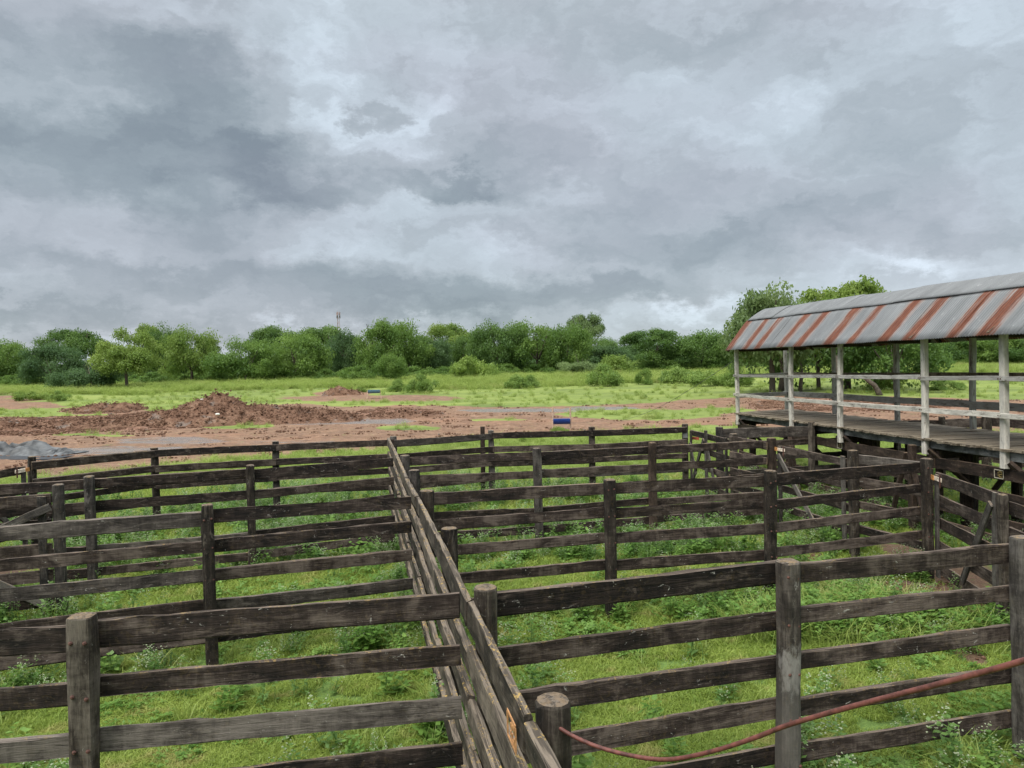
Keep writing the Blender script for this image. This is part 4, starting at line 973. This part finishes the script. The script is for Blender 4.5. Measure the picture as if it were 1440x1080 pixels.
TREES = [
 (-160, 470, 110, 170, 'round', Mi, 'rounded green tree outermost to the left of the wood', .05, 0, 0),
 (-75, 478, 100, 160, 'round', D, 'dark rounded tree just outside the left edge of the wood', .05, 1, 1),
 (3, 472, 78, 172, 'round', Mi, 'mid-green tree at the left edge of the photo', .03, 1, 1),
 (72, 480, 92, 155, 'round', Bl, 'bluish dark bushy tree next to the left edge tree', 0, 0, 2),
 (104, 456, 90, 196, 'flat', D, 'dark flat-topped tree standing tallest near the left edge', .2, 0, 3),
 (128, 492, 100, 138, 'bush', Bl, 'low spreading grey-green tree behind the small soil heap', 0, 0, 0),
 (176, 463, 96, 134, 'open', Li, 'light yellow-green tree with a bare trunk left of the large soil heap', .12, 0, 4),
 (196, 452, 74, 198, 'flat', Li, 'flat-topped light tree rising behind the yellow-green tree', .2, 1, 3),
 (232, 455, 62, 176, 'round', D, 'dark tree between the yellow-green tree and the round pale green one', .02, 2, 1),
 (268, 458, 78, 154, 'round', Li, 'full round green tree behind the peak of the large soil heap', 0, 2, 0),
 (343, 473, 100, 150, 'round', Mi, 'wide dome-shaped green tree right of the large soil heap', 0, 3, 2),
 (388, 455, 84, 200, 'flat', D, 'dark flat-topped tree behind the dome-shaped tree', .15, 1, 3),
 (416, 463, 92, 158, 'round', Mi, 'dark round tree right of the dome-shaped tree', 0, 3, 1),
 (452, 452, 90, 198, 'flat', D, 'dark wide tree left of the radio mast', .12, 2, 4),
 (484, 458, 52, 176, 'round', Bl, 'narrow dark tree in front of the radio mast', 0, 1, 5),
 (506, 459, 60, 184, 'open', Ol, 'thin olive tree right of the radio mast', .05, 0, 4),
 (532, 446, 76, 160, 'round', Mi, 'tall dark tree with a ragged top right of the radio mast', 0, 0, 0),
 (572, 448, 80, 166, 'round', Mi, 'tall rounded tree in the middle of the wood above the far trough', 0, 0, 1),
 (549, 494, 46, 142, 'round', Mi, 'small light green tree before the middle of the wood', 0, 1, 2),
 (604, 470, 60, 170, 'round', Bl, 'bluish tree between the two tall middle trees', 0, 2, 3),
 (622, 449, 82, 190, 'flat', Li, 'light flat-topped tree above the yellow shrub', .18, 2, 4),
 (655, 462, 60, 182, 'round', D, 'dark tree behind the yellow shrub', 0, 1, 1),
 (702, 450, 84, 165, 'round', D, 'dense dark tree right of the yellow shrub', 0, 2, 0),
 (752, 445, 90, 166, 'round', Mi, 'broad green tree above the rounded shrub in the lawn', 0, 1, 2),
 (793, 453, 76, 168, 'round', Mi, 'green tree left of the olive treetop', 0, 2, 1),
 (821, 435, 54, 215, 'flat', Ol, 'pale olive treetop rising highest right of centre', .3, 0, 5),
 (838, 470, 70, 185, 'round', D, 'dark tree sloping down right of the olive treetop', 0, 3, 3),
 (816, 492, 66, 150, 'bush', Ol, 'low olive-grey tree under the olive treetop', 0, 0, 0),
 (878, 484, 70, 235, 'round', Bl, 'low distant tree in the gap between the woods', 0, 0, 2),
 (918, 460, 96, 160, 'flat', D, 'umbrella-shaped tree with a forked trunk, first right of the gap', .24, 3, 3),
 (986, 461, 100, 160, 'round', D, 'dense dark dome of a tree left of the catwalk roof', .04, 1, 1),
 (1036, 468, 80, 172, 'round', Mi, 'green tree behind the tip of the catwalk roof', 0, 0, 2),
 (1330, 470, 90, 160, 'round', D, 'dark tree seen under the roof between the right posts', 0, 0, 1),
 (1395, 466, 100, 158, 'round', Mi, 'green tree seen under the roof near the right edge', 0, 2, 0),
 (1460, 470, 100, 150, 'round', D, 'dark tree at the right edge under the roof', 0, 3, 3),
 (1570, 465, 110, 155, 'round', Mi, 'green tree past the right edge of the photo', 0, 1, 1),
]
for (x, yt, w, Y, sh, mt, lb, hc, var, ti) in TREES:
    tree(x, yt, w, Y, sh, mt, lb, hc, var, ti)
# nearer trees behind the catwalk
tree(1084, 396, 136, 84, 'round', Ol, 'dark open tree behind the far end of the catwalk roof', .16, 3, 4, ls=.030, nl=15000)
tree(1190, 383, 140, 90, 'flat', Li, 'light flat-crowned tree rising above the catwalk roof', .30, 4, 5, ls=.028, nl=14000)
tree(1150, 440, 165, 90, 'round', D, 'dark dense tree seen under the catwalk roof between two trunks', .02, 4, 3, ls=.026, nl=11000)
tree(1258, 446, 150, 82, 'round', D, 'dark spreading tree with a leaning trunk under the middle of the roof', .04, 4, 2, ls=.026, nl=16000)
def bent(x0, y0, x1, y1, r, label):
    a_ = G(x0, y0); b_ = PY(x1, y1, a_.y); m_ = (a_ + b_) / 2 + Vector((.25, 0, .1))
    return tag(tube('leaning_trunk', [a_ - Vector((0, 0, .2)), a_ * .6 + m_ * .4, m_, b_], r, M_BARK, nseg=8, r1=r * .6), label, 'tree trunk')
bent(1238, 556, 1214, 530, .32, 'bare leaning trunk seen through the catwalk railing')
bent(1176, 552, 1176, 500, .42, 'thick upright dark trunk seen between two white catwalk posts')
bent(1098, 551, 1098, 500, .40, 'upright dark trunk right of the end post of the catwalk')
bent(1125, 551, 1124, 500, .26, 'second upright trunk behind the second white catwalk post')

def shrub(x, ytop, ybase, w, mat, label, var=0, name='shrub', ls=.032, nl=6500, cat_='shrub'):
    g_ = G(x, ybase); H = (ybase - ytop) * g_.y / FPX * 1.3; Rr = w / 2 * g_.y / FPX
    o = bpy.data.objects.new(name, crown('bush', mat, var, ls, nl)); link(o, None, Matrix.Translation(g_ - Vector((0, 0, H * .12))) @ Matrix.Rotation(random.random() * 6, 4, 'Z') @ Matrix.Diagonal((Rr * 1.1, Rr * 1.0, H * 1.12, 1)))
    return tag(o, label, cat_, 'shrubs in the field')
Sh = M_SHRUB
for a_ in [(668, 489, 533, 74, Ye, 'bright yellow-green rounded shrub at the foot of the dark trees', 1),
           (596, 527, 552, 54, Sh, 'dark green shrub right of the light blue trough', 2), (560, 533, 551, 34, Sh, 'smaller pale shrub joined to the left of that by the trough', 3),
           (508, 541, 552, 16, Sh, 'tiny shrub left of the light blue trough', 1),
           (733, 525, 546, 58, Sh, 'rounded shrub alone on the lawn in the middle of the photo', 4), (849, 514, 543, 72, Sh, 'largest rounded shrub on the lawn', 2),
           (906, 518, 541, 32, Sh, 'small pale shrub right of the largest lawn shrub', 3), (958, 514, 539, 64, Sh, 'flat shrub left of the pair near the catwalk', 4),
           (1000, 512, 543, 74, Sh, 'wide shrub before the catwalk end', 1), (1040, 514, 544, 54, Sh, 'shrub partly behind the end post of the catwalk', 2),
           (860, 500, 528, 80, Li, 'low light thicket behind the largest lawn shrub', 3), (920, 498, 524, 70, Sh, 'thicket under the umbrella-shaped tree', 4),
           (45, 545, 563, 56, Li, 'pale bush at the left beside the dirt road', 1), (85, 550, 564, 34, Sh, 'small bush right of the pale roadside bush', 2),
           (230, 518, 540, 40, Li, 'light bush behind the peak of the soil heap', 3), (450, 518, 536, 50, Sh, 'bush at the wood edge left of the far trough', 4),
           (500, 515, 537, 60, Mi, 'darker bush at the wood edge above the tiny shrub', 2), (610, 510, 532, 46, Mi, 'bush at the wood edge left of the yellow shrub', 1),
           (905, 553, 560, 12, Sh, 'tiny tussock on the lawn right of centre', 1), (1330, 534, 548, 60, Sh, 'shrub seen between the right catwalk posts', 3), (1250, 520, 548, 60, Li, 'light shrub seen through the railing right of the leaning trunk', 2),
           (735, 612, 622, 14, Ye, 'small yellow tussock behind the farthest fence', 1), (788, 600, 613, 34, Ye, 'pale yellow weed clump at the foot of the blue trough', 3)]:
    shrub(*a_)

# distant wood closing the horizon, and undergrowth along the wood edge: nobody could count them
def gn_scatter(name, pts, rotz, scl, src_mesh, tilt=None, sclz=None):
    """one object: instances of a mesh on points"""
    me = bpy.data.meshes.new(name); me.vertices.add(len(pts)); me.vertices.foreach_set('co', np.asarray(pts, np.float32).ravel())
    rot = np.zeros((len(pts), 3), np.float32); rot[:, 2] = rotz
    if tilt is not None: rot[:, 0] = tilt[:, 0]; rot[:, 1] = tilt[:, 1]
    sc = np.repeat(np.asarray(scl, np.float32)[:, None], 3, 1)
    if sclz is not None: sc[:, 2] = sclz
    a1_ = me.attributes.new('rot', 'FLOAT_VECTOR', 'POINT'); a1_.data.foreach_set('vector', rot.ravel())
    a2_ = me.attributes.new('scl', 'FLOAT_VECTOR', 'POINT'); a2_.data.foreach_set('vector', sc.ravel())
    o = bpy.data.objects.new(name, me); link(o); o['kind'] = 'stuff'
    src = bpy.data.objects.new(name + '_source', src_mesh)
    ng = bpy.data.node_groups.new(name, 'GeometryNodeTree')
    ng.interface.new_socket('Geometry', in_out='INPUT', socket_type='NodeSocketGeometry'); ng.interface.new_socket('Geometry', in_out='OUTPUT', socket_type='NodeSocketGeometry')
    gi = ng.nodes.new('NodeGroupInput'); go = ng.nodes.new('NodeGroupOutput'); ip_ = ng.nodes.new('GeometryNodeInstanceOnPoints'); oi = ng.nodes.new('GeometryNodeObjectInfo')
    oi.inputs['Object'].default_value = src; oi.inputs['As Instance'].default_value = True
    r_a = ng.nodes.new('GeometryNodeInputNamedAttribute'); r_a.data_type = 'FLOAT_VECTOR'; r_a.inputs[0].default_value = 'rot'
    s_a = ng.nodes.new('GeometryNodeInputNamedAttribute'); s_a.data_type = 'FLOAT_VECTOR'; s_a.inputs[0].default_value = 'scl'
    ng.links.new(gi.outputs[0], ip_.inputs['Points']); ng.links.new(oi.outputs['Geometry'], ip_.inputs['Instance'])
    ng.links.new(r_a.outputs[0], ip_.inputs['Rotation']); ng.links.new(s_a.outputs[0], ip_.inputs['Scale']); ng.links.new(ip_.outputs[0], go.inputs[0])
    md = o.modifiers.new('scatter', 'NODES'); md.node_group = ng; return o
rs_ = np.random.RandomState(5)
N_ = 330; X = rs_.uniform(-330, 340, N_); Y = rs_.uniform(184, 400, N_) ; Y = np.where(rs_.rand(N_) < .45, rs_.uniform(180, 215, N_), Y)
gn_scatter('distant_wood', np.stack([X, Y, zbase(X, Y) - 1], -1), rs_.rand(N_) * 6, rs_.uniform(6, 9, N_), crown('round', Bl, 0), sclz=rs_.uniform(7.0, 10.5, N_))
N_ = 520; X = rs_.uniform(-150, 150, N_); Y = 163 + rs_.normal(size=N_) * 10 + 6 * np.sin(X * .07)
Y = np.maximum(Y, 157); s_ = rs_.uniform(1.8, 4.6, N_)
gn_scatter('undergrowth', np.stack([X, Y, zbase(X, Y) - .3], -1), rs_.rand(N_) * 6, s_, crown('bush', Mi, 2, .035, 6000), sclz=s_ * .8)

# ------------------------------------------------------------------ grass, clover, weeds
def plant_mesh(name, parts, mats):
    V = []; F = []; MI = []; T = []
    for (v, f, mi, tn) in parts:
        b_ = len(V); V += v; F += [tuple(i + b_ for i in q_) for q_ in f]; MI += [mi] * len(f); T += [tn] * len(v)
    me = bpy.data.meshes.new(name); me.from_pydata(V, [], F)
    for m_ in mats: me.materials.append(m_)
    me.polygons.foreach_set('material_index', MI); at = me.attributes.new('tone', 'FLOAT', 'POINT'); at.data.foreach_set('value', T); return me
def blade(rn_, x, y, h, w, bend, a):
    dx_, dy_ = math.cos(a), math.sin(a); px_, py_ = -dy_ * w, dx_ * w; v = []
    for t_, ww in ((0, 1), (.55, .8), (1, .05)):
        ox, oy, z = dx_ * bend * h * t_ * t_, dy_ * bend * h * t_ * t_, h * t_ * (1 - .25 * bend * t_)
        v += [(x + ox - px_ * ww, y + oy - py_ * ww, z), (x + ox + px_ * ww, y + oy + py_ * ww, z)]
    return v, [(0, 1, 3, 2), (2, 3, 5, 4)]
def mk_turf(seed, n_, rad, h, w, mat, bend=.8):
    rn_ = random.Random(seed); ps_ = []
    for i in range(n_):
        a = rn_.random() * 6.283; r_ = rad * math.sqrt(rn_.random()); v, f = blade(rn_, r_ * math.cos(a), r_ * math.sin(a), h * rn_.uniform(.5, 1.2), w * rn_.uniform(.7, 1.2), bend * rn_.uniform(.4, 1.4), rn_.random() * 6.283)
        ps_.append((v, f, 0, rn_.random()))
    return plant_mesh('turf', ps_, [mat])
def leafq(c, a, tilt, L, w):
    ca, sa = math.cos(a), math.sin(a); ct, st = math.cos(tilt), math.sin(tilt)
    u_ = Vector((ca * ct, sa * ct, st)); s_ = Vector((-sa, ca, 0)); c = Vector(c)
    v = [c, c + u_ * L * .5 + s_ * w, c + u_ * L, c + u_ * L * .5 - s_ * w]; return [tuple(q_) for q_ in v], [(0, 1, 2, 3)]
def mk_clover(seed, n_, rad, h, L, mat):
    rn_ = random.Random(seed); ps_ = []
    for i in range(n_):
        a = rn_.random() * 6.283; r_ = rad * math.sqrt(rn_.random()); z = h * rn_.uniform(.3, 1) * (1 - .4 * (r_ / rad) ** 2); a0 = rn_.random() * 6.283; tn = rn_.random()
        for q_ in range(3):
            v, f = leafq((r_ * math.cos(a), r_ * math.sin(a), z), a0 + q_ * 2.094, rn_.uniform(-.2, .6), L * rn_.uniform(.7, 1.2), L * .36); ps_.append((v, f, 0, tn))
    return plant_mesh('clover', ps_, [mat])
def mk_weed(seed, stems, h, mats, seeds=True, L=.075, spread=.12):
    rn_ = random.Random(seed); ps_ = []
    for s_ in range(stems):
        a = rn_.random() * 6.283; bx_, by_ = math.cos(a) * spread * rn_.random(), math.sin(a) * spread * rn_.random(); hh = h * rn_.uniform(.55, 1.1); lx, ly = rn_.uniform(-.3, .3) * hh, rn_.uniform(-.3, .3) * hh
        v, f = blade(rn_, bx_, by_, hh, .004, math.hypot(lx, ly) / hh, math.atan2(ly, lx)); ps_.append((v, f, 0, .4))
        bd = math.hypot(lx, ly) / hh; nl_ = int(hh / .028)
        for i in range(nl_):
            t_ = (i + 1) / nl_; z = hh * t_ * (1 - .25 * bd * t_); c_ = (bx_ + lx * t_ * t_, by_ + ly * t_ * t_, z)
            v, f = leafq(c_, i * 2.4 + rn_.random(), rn_.uniform(-.2, .7), L * (1.15 - .6 * t_) * rn_.uniform(.7, 1.2), L * .22); ps_.append((v, f, 0, rn_.random()))
        if seeds:
            for i in range(9):
                c_ = (bx_ + lx + rn_.uniform(-.035, .035), by_ + ly + rn_.uniform(-.035, .035), hh * (1 - .25 * bd) + rn_.uniform(-.05, .035)); v, f = leafq(c_, rn_.random() * 6, rn_.uniform(-.5, .9), .016, .008); ps_.append((v, f, 1, rn_.random()))
    return plant_mesh('weed', ps_, mats)
SRC = {'turf': [mk_turf(1, 34, .09, .040, .0036, M_TURF, 1.0), mk_turf(2, 30, .09, .055, .0036, M_TURF, 1.0)],
       'clover': [mk_clover(3, 16, .10, .06, .022, M_CLOVER), mk_clover(4, 13, .11, .09, .032, M_CLOVER)],
       'weed': [mk_weed(5, 6, .42, [M_WEED, M_SEED]), mk_weed(6, 7, .30, [M_WEED, M_SEED], L=.06), mk_weed(9, 6, .34, [M_CLOVER, M_SEED], seeds=False, L=.11)],
       'tall': [mk_turf(7, 34, .16, .36, .0065, M_TALL, 1.0), mk_turf(8, 30, .14, .26, .006, M_TALL, 1.1)]}
FA = np.array([[a_.x, a_.y] for a_, _ in FLINES]); FB = np.array([[b_.x, b_.y] for _, b_ in FLINES])
def fdist(X, Y):
    d = np.full(X.shape, 99.0); P_ = np.stack([X, Y], -1)
    for a_, b_ in zip(FA, FB):
        ab = b_ - a_; t_ = np.clip(((P_ - a_) @ ab) / (ab @ ab + 1e-9), 0, 1); d = np.minimum(d, np.linalg.norm(P_ - (a_ + t_[:, None] * ab), axis=1))
    return d
def cand(N, y0, y1, power=1.0, seed=0, half=.78, pad=1.6):
    r = np.random.RandomState(seed); Y = (y0 ** (1 - power) + r.rand(N) * (y1 ** (1 - power) - y0 ** (1 - power))) ** (1 / (1 - power)) if power != 1 else y0 * (y1 / y0) ** r.rand(N)
    X = r.uniform(-1, 1, N) * (half * Y + pad); return X, Y, r
def emit(name, srcs, X, Y, s, r, zoff=0.0, tilt=.15):
    d, rb, wt, lw = masks(X, Y, zbase(X, Y)); Z = zbase(X, Y) + zoff
    k_ = r.randint(0, len(srcs), len(X))
    for i, sm in enumerate(srcs):
        q_ = k_ == i
        gn_scatter(name, np.stack([X[q_], Y[q_], Z[q_]], -1), r.rand(q_.sum()) * 6.28, s[q_], sm, tilt=r.normal(size=(q_.sum(), 2)) * tilt)
# turf over the pens, thinning by distance while each tuft grows
def turf_layer(name, N, y0, y1, seed, srcs, smul, keepf):
    X, Y, r = cand(N, y0, y1, 1.0, seed)
    d, rb, wt, lw = masks(X, Y, zbase(X, Y)); n1 = fbm(X * .8, Y * .8, 4, 41); n2 = fbm(X * 2.3, Y * 2.3, 3, 43); fd = fdist(X, Y)
    keep = (d + n1 * .9 < .42) & keepf(X, Y, n1, n2, fd, r); X, Y, n1 = X[keep], Y[keep], n1[keep]
    s = smul(Y) * r.uniform(.7, 1.3, len(X)); emit(name, srcs, X, Y, s, r)
near_s = lambda Y: np.maximum(1.0, Y / 7.0)
turf_layer('grass', 190000, 2.6, 24, 1, SRC['turf'], near_s, lambda X, Y, a, b, f, r: b + a * .5 > -.20)
turf_layer('clover', 15000, 2.6, 22, 2, SRC['clover'], lambda Y: near_s(Y) * 1.05, lambda X, Y, a, b, f, r: (a > .10) | (f < .45) & (r.rand(len(X)) < .35))
turf_layer('weeds', 60000, 2.8, 24, 3, SRC['weed'], lambda Y: 1.0 + Y * .012, lambda X, Y, a, b, f, r: r.rand(len(X)) < np.where(f < .32, (.17 + b * 1.2) * np.clip((Y - 5) / 7, .05, 1), np.where((Y > 13.8) & (Y < 24), .15 + a * .9, .012)) * np.clip(Y / 10, .25, 1.4))
turf_layer('tall_grass', 26000, 3.0, 26, 4, SRC['tall'], lambda Y: .75 + Y * .012, lambda X, Y, a, b, f, r: r.rand(len(X)) < np.where(f < .3, (.13 + b * 1.0) * np.clip((Y - 3) / 6, .15, 1), (.006 + .05 * (Y > 18))))
# lush corner by the right hand fence, and field grass beyond the pens
r = np.random.RandomState(12); X = r.normal(4.6, .75, 900); Y = r.normal(10.3, .42, 900); emit('tall_weeds', [SRC['weed'][2], SRC['tall'][0]], X, Y, r.uniform(.7, 1.3, 900), r)
turf_layer('field_grass', 60000, 24, 175, 5, SRC['tall'], lambda Y: .55 + Y * .013, lambda X, Y, a, b, f, r: r.rand(len(X)) < np.where(Y < 40, .5, np.where(Y > 122, .9, .05 + .5 * (a > .14))))
X, Y, r = cand(16000, 110, 168, 1.0, 6); s = r.uniform(2.4, 4.2, len(X)) * (.6 + .8 * (fbm(X * .05, Y * .1, 3, 51) + .5))
k_ = (Y > 125) | (fbm(X * .05, Y * .12, 3, 52) > .08); emit('meadow_grass', SRC['tall'], X[k_], Y[k_], s[k_], r)
# clods on the churned earth
def clod_mesh():
    rn_ = random.Random(3); V = []; F = []
    for q_ in range(5):
        b_ = len(V); c_ = Vector((rn_.uniform(-.25, .25), rn_.uniform(-.25, .25), .01)); r0 = rn_.uniform(.03, .09)
        for i in range(4):
            for j in range(5):
                th = math.pi * i / 3; ph = j * 1.257; rr = r0 * rn_.uniform(.7, 1.2); V.append(tuple(c_ + Vector((rr * math.sin(th) * math.cos(ph), rr * math.sin(th) * math.sin(ph), rr * .7 * math.cos(th)))))
        for i in range(3):
            for j in range(5): F.append((b_ + i * 5 + j, b_ + i * 5 + 5 + j, b_ + i * 5 + 5 + (j + 1) % 5, b_ + i * 5 + (j + 1) % 5))
    me = bpy.data.meshes.new('clods'); me.from_pydata(V, [], F); me.materials.append(M_SOIL); return me
X, Y, r = cand(60000, 20, 85, 1.0, 8); d, rb, wt, lw = masks(X, Y, zbase(X, Y)); n1 = fbm(X * .7, Y * .7, 4, 61)
k_ = (d > .5) & (wt < .4) & (r.rand(len(X)) < np.where(rb > .4, .8, .04 + n1 * .35)); gn_scatter('soil_clods', np.stack([X[k_], Y[k_], zbase(X[k_], Y[k_]) + .02 + rb[k_] * .1], -1), r.rand(k_.sum()) * 6, (.6 + Y[k_] * .012) * r.uniform(.5, 1.4, k_.sum()), clod_mesh())
# a few broad leaves sprouting by the cracked post
vb = P(232, 945, 0)
t = thing('gourd_seedling', vb, 'young broad-leaved vine sprouting at the foot of the second left fence', 'plant')
rn_ = random.Random(9)
for i in range(11):
    a = rn_.random() * 6.28; p = vb + Vector((rn_.uniform(-.35, .3), rn_.uniform(-.15, .15), rn_.uniform(.1, .32))); V = []; L = rn_.uniform(.04, .065)
    V = [(math.cos(q_) * L * (1 if q_ else .7), math.sin(q_) * L, .012 * math.cos(2 * q_)) for q_ in [j * .785 for j in range(8)]]
    meshobj('leaf', V + [(0, 0, -.006)], [(j, (j + 1) % 8, 8) for j in range(8)], M_CLOVER, t, Matrix.Translation(p) @ Matrix.Rotation(a, 4, 'Z') @ Matrix.Rotation(rn_.uniform(.1, .6), 4, 'X'))
    tube('stem', [p, p * .5 + Vector((vb.x, vb.y, 0)) * .5, Vector((vb.x + (p.x - vb.x) * .6, vb.y, 0))], .003, M_WEED, t, nseg=4)
hc_ = np.concatenate(CLODS); r = np.random.RandomState(2)
gn_scatter('soil_clods', hc_, r.rand(len(hc_)) * 6, r.uniform(.5, 1.9, len(hc_)), clod_mesh(), tilt=r.normal(size=(len(hc_), 2)) * .5)

r = np.random.RandomState(31); X = np.concatenate([r.normal(6.2, .45, 500), r.normal(5.4, .4, 200)]); Y = np.concatenate([r.normal(11.2, 1.1, 500), r.normal(13.8, .6, 200)])
gn_scatter('soil_crumbs', np.stack([X, Y, zbase(X, Y) + .005], -1), r.rand(700) * 6, r.uniform(.15, .5, 700), clod_mesh())
emit('grass', SRC['turf'], X[::3], Y[::3], r.uniform(.8, 1.5, len(X[::3])), r); emit('weeds', SRC['weed'][:2], X[::16], Y[::16], r.uniform(.5, .9, len(X[::16])), r)
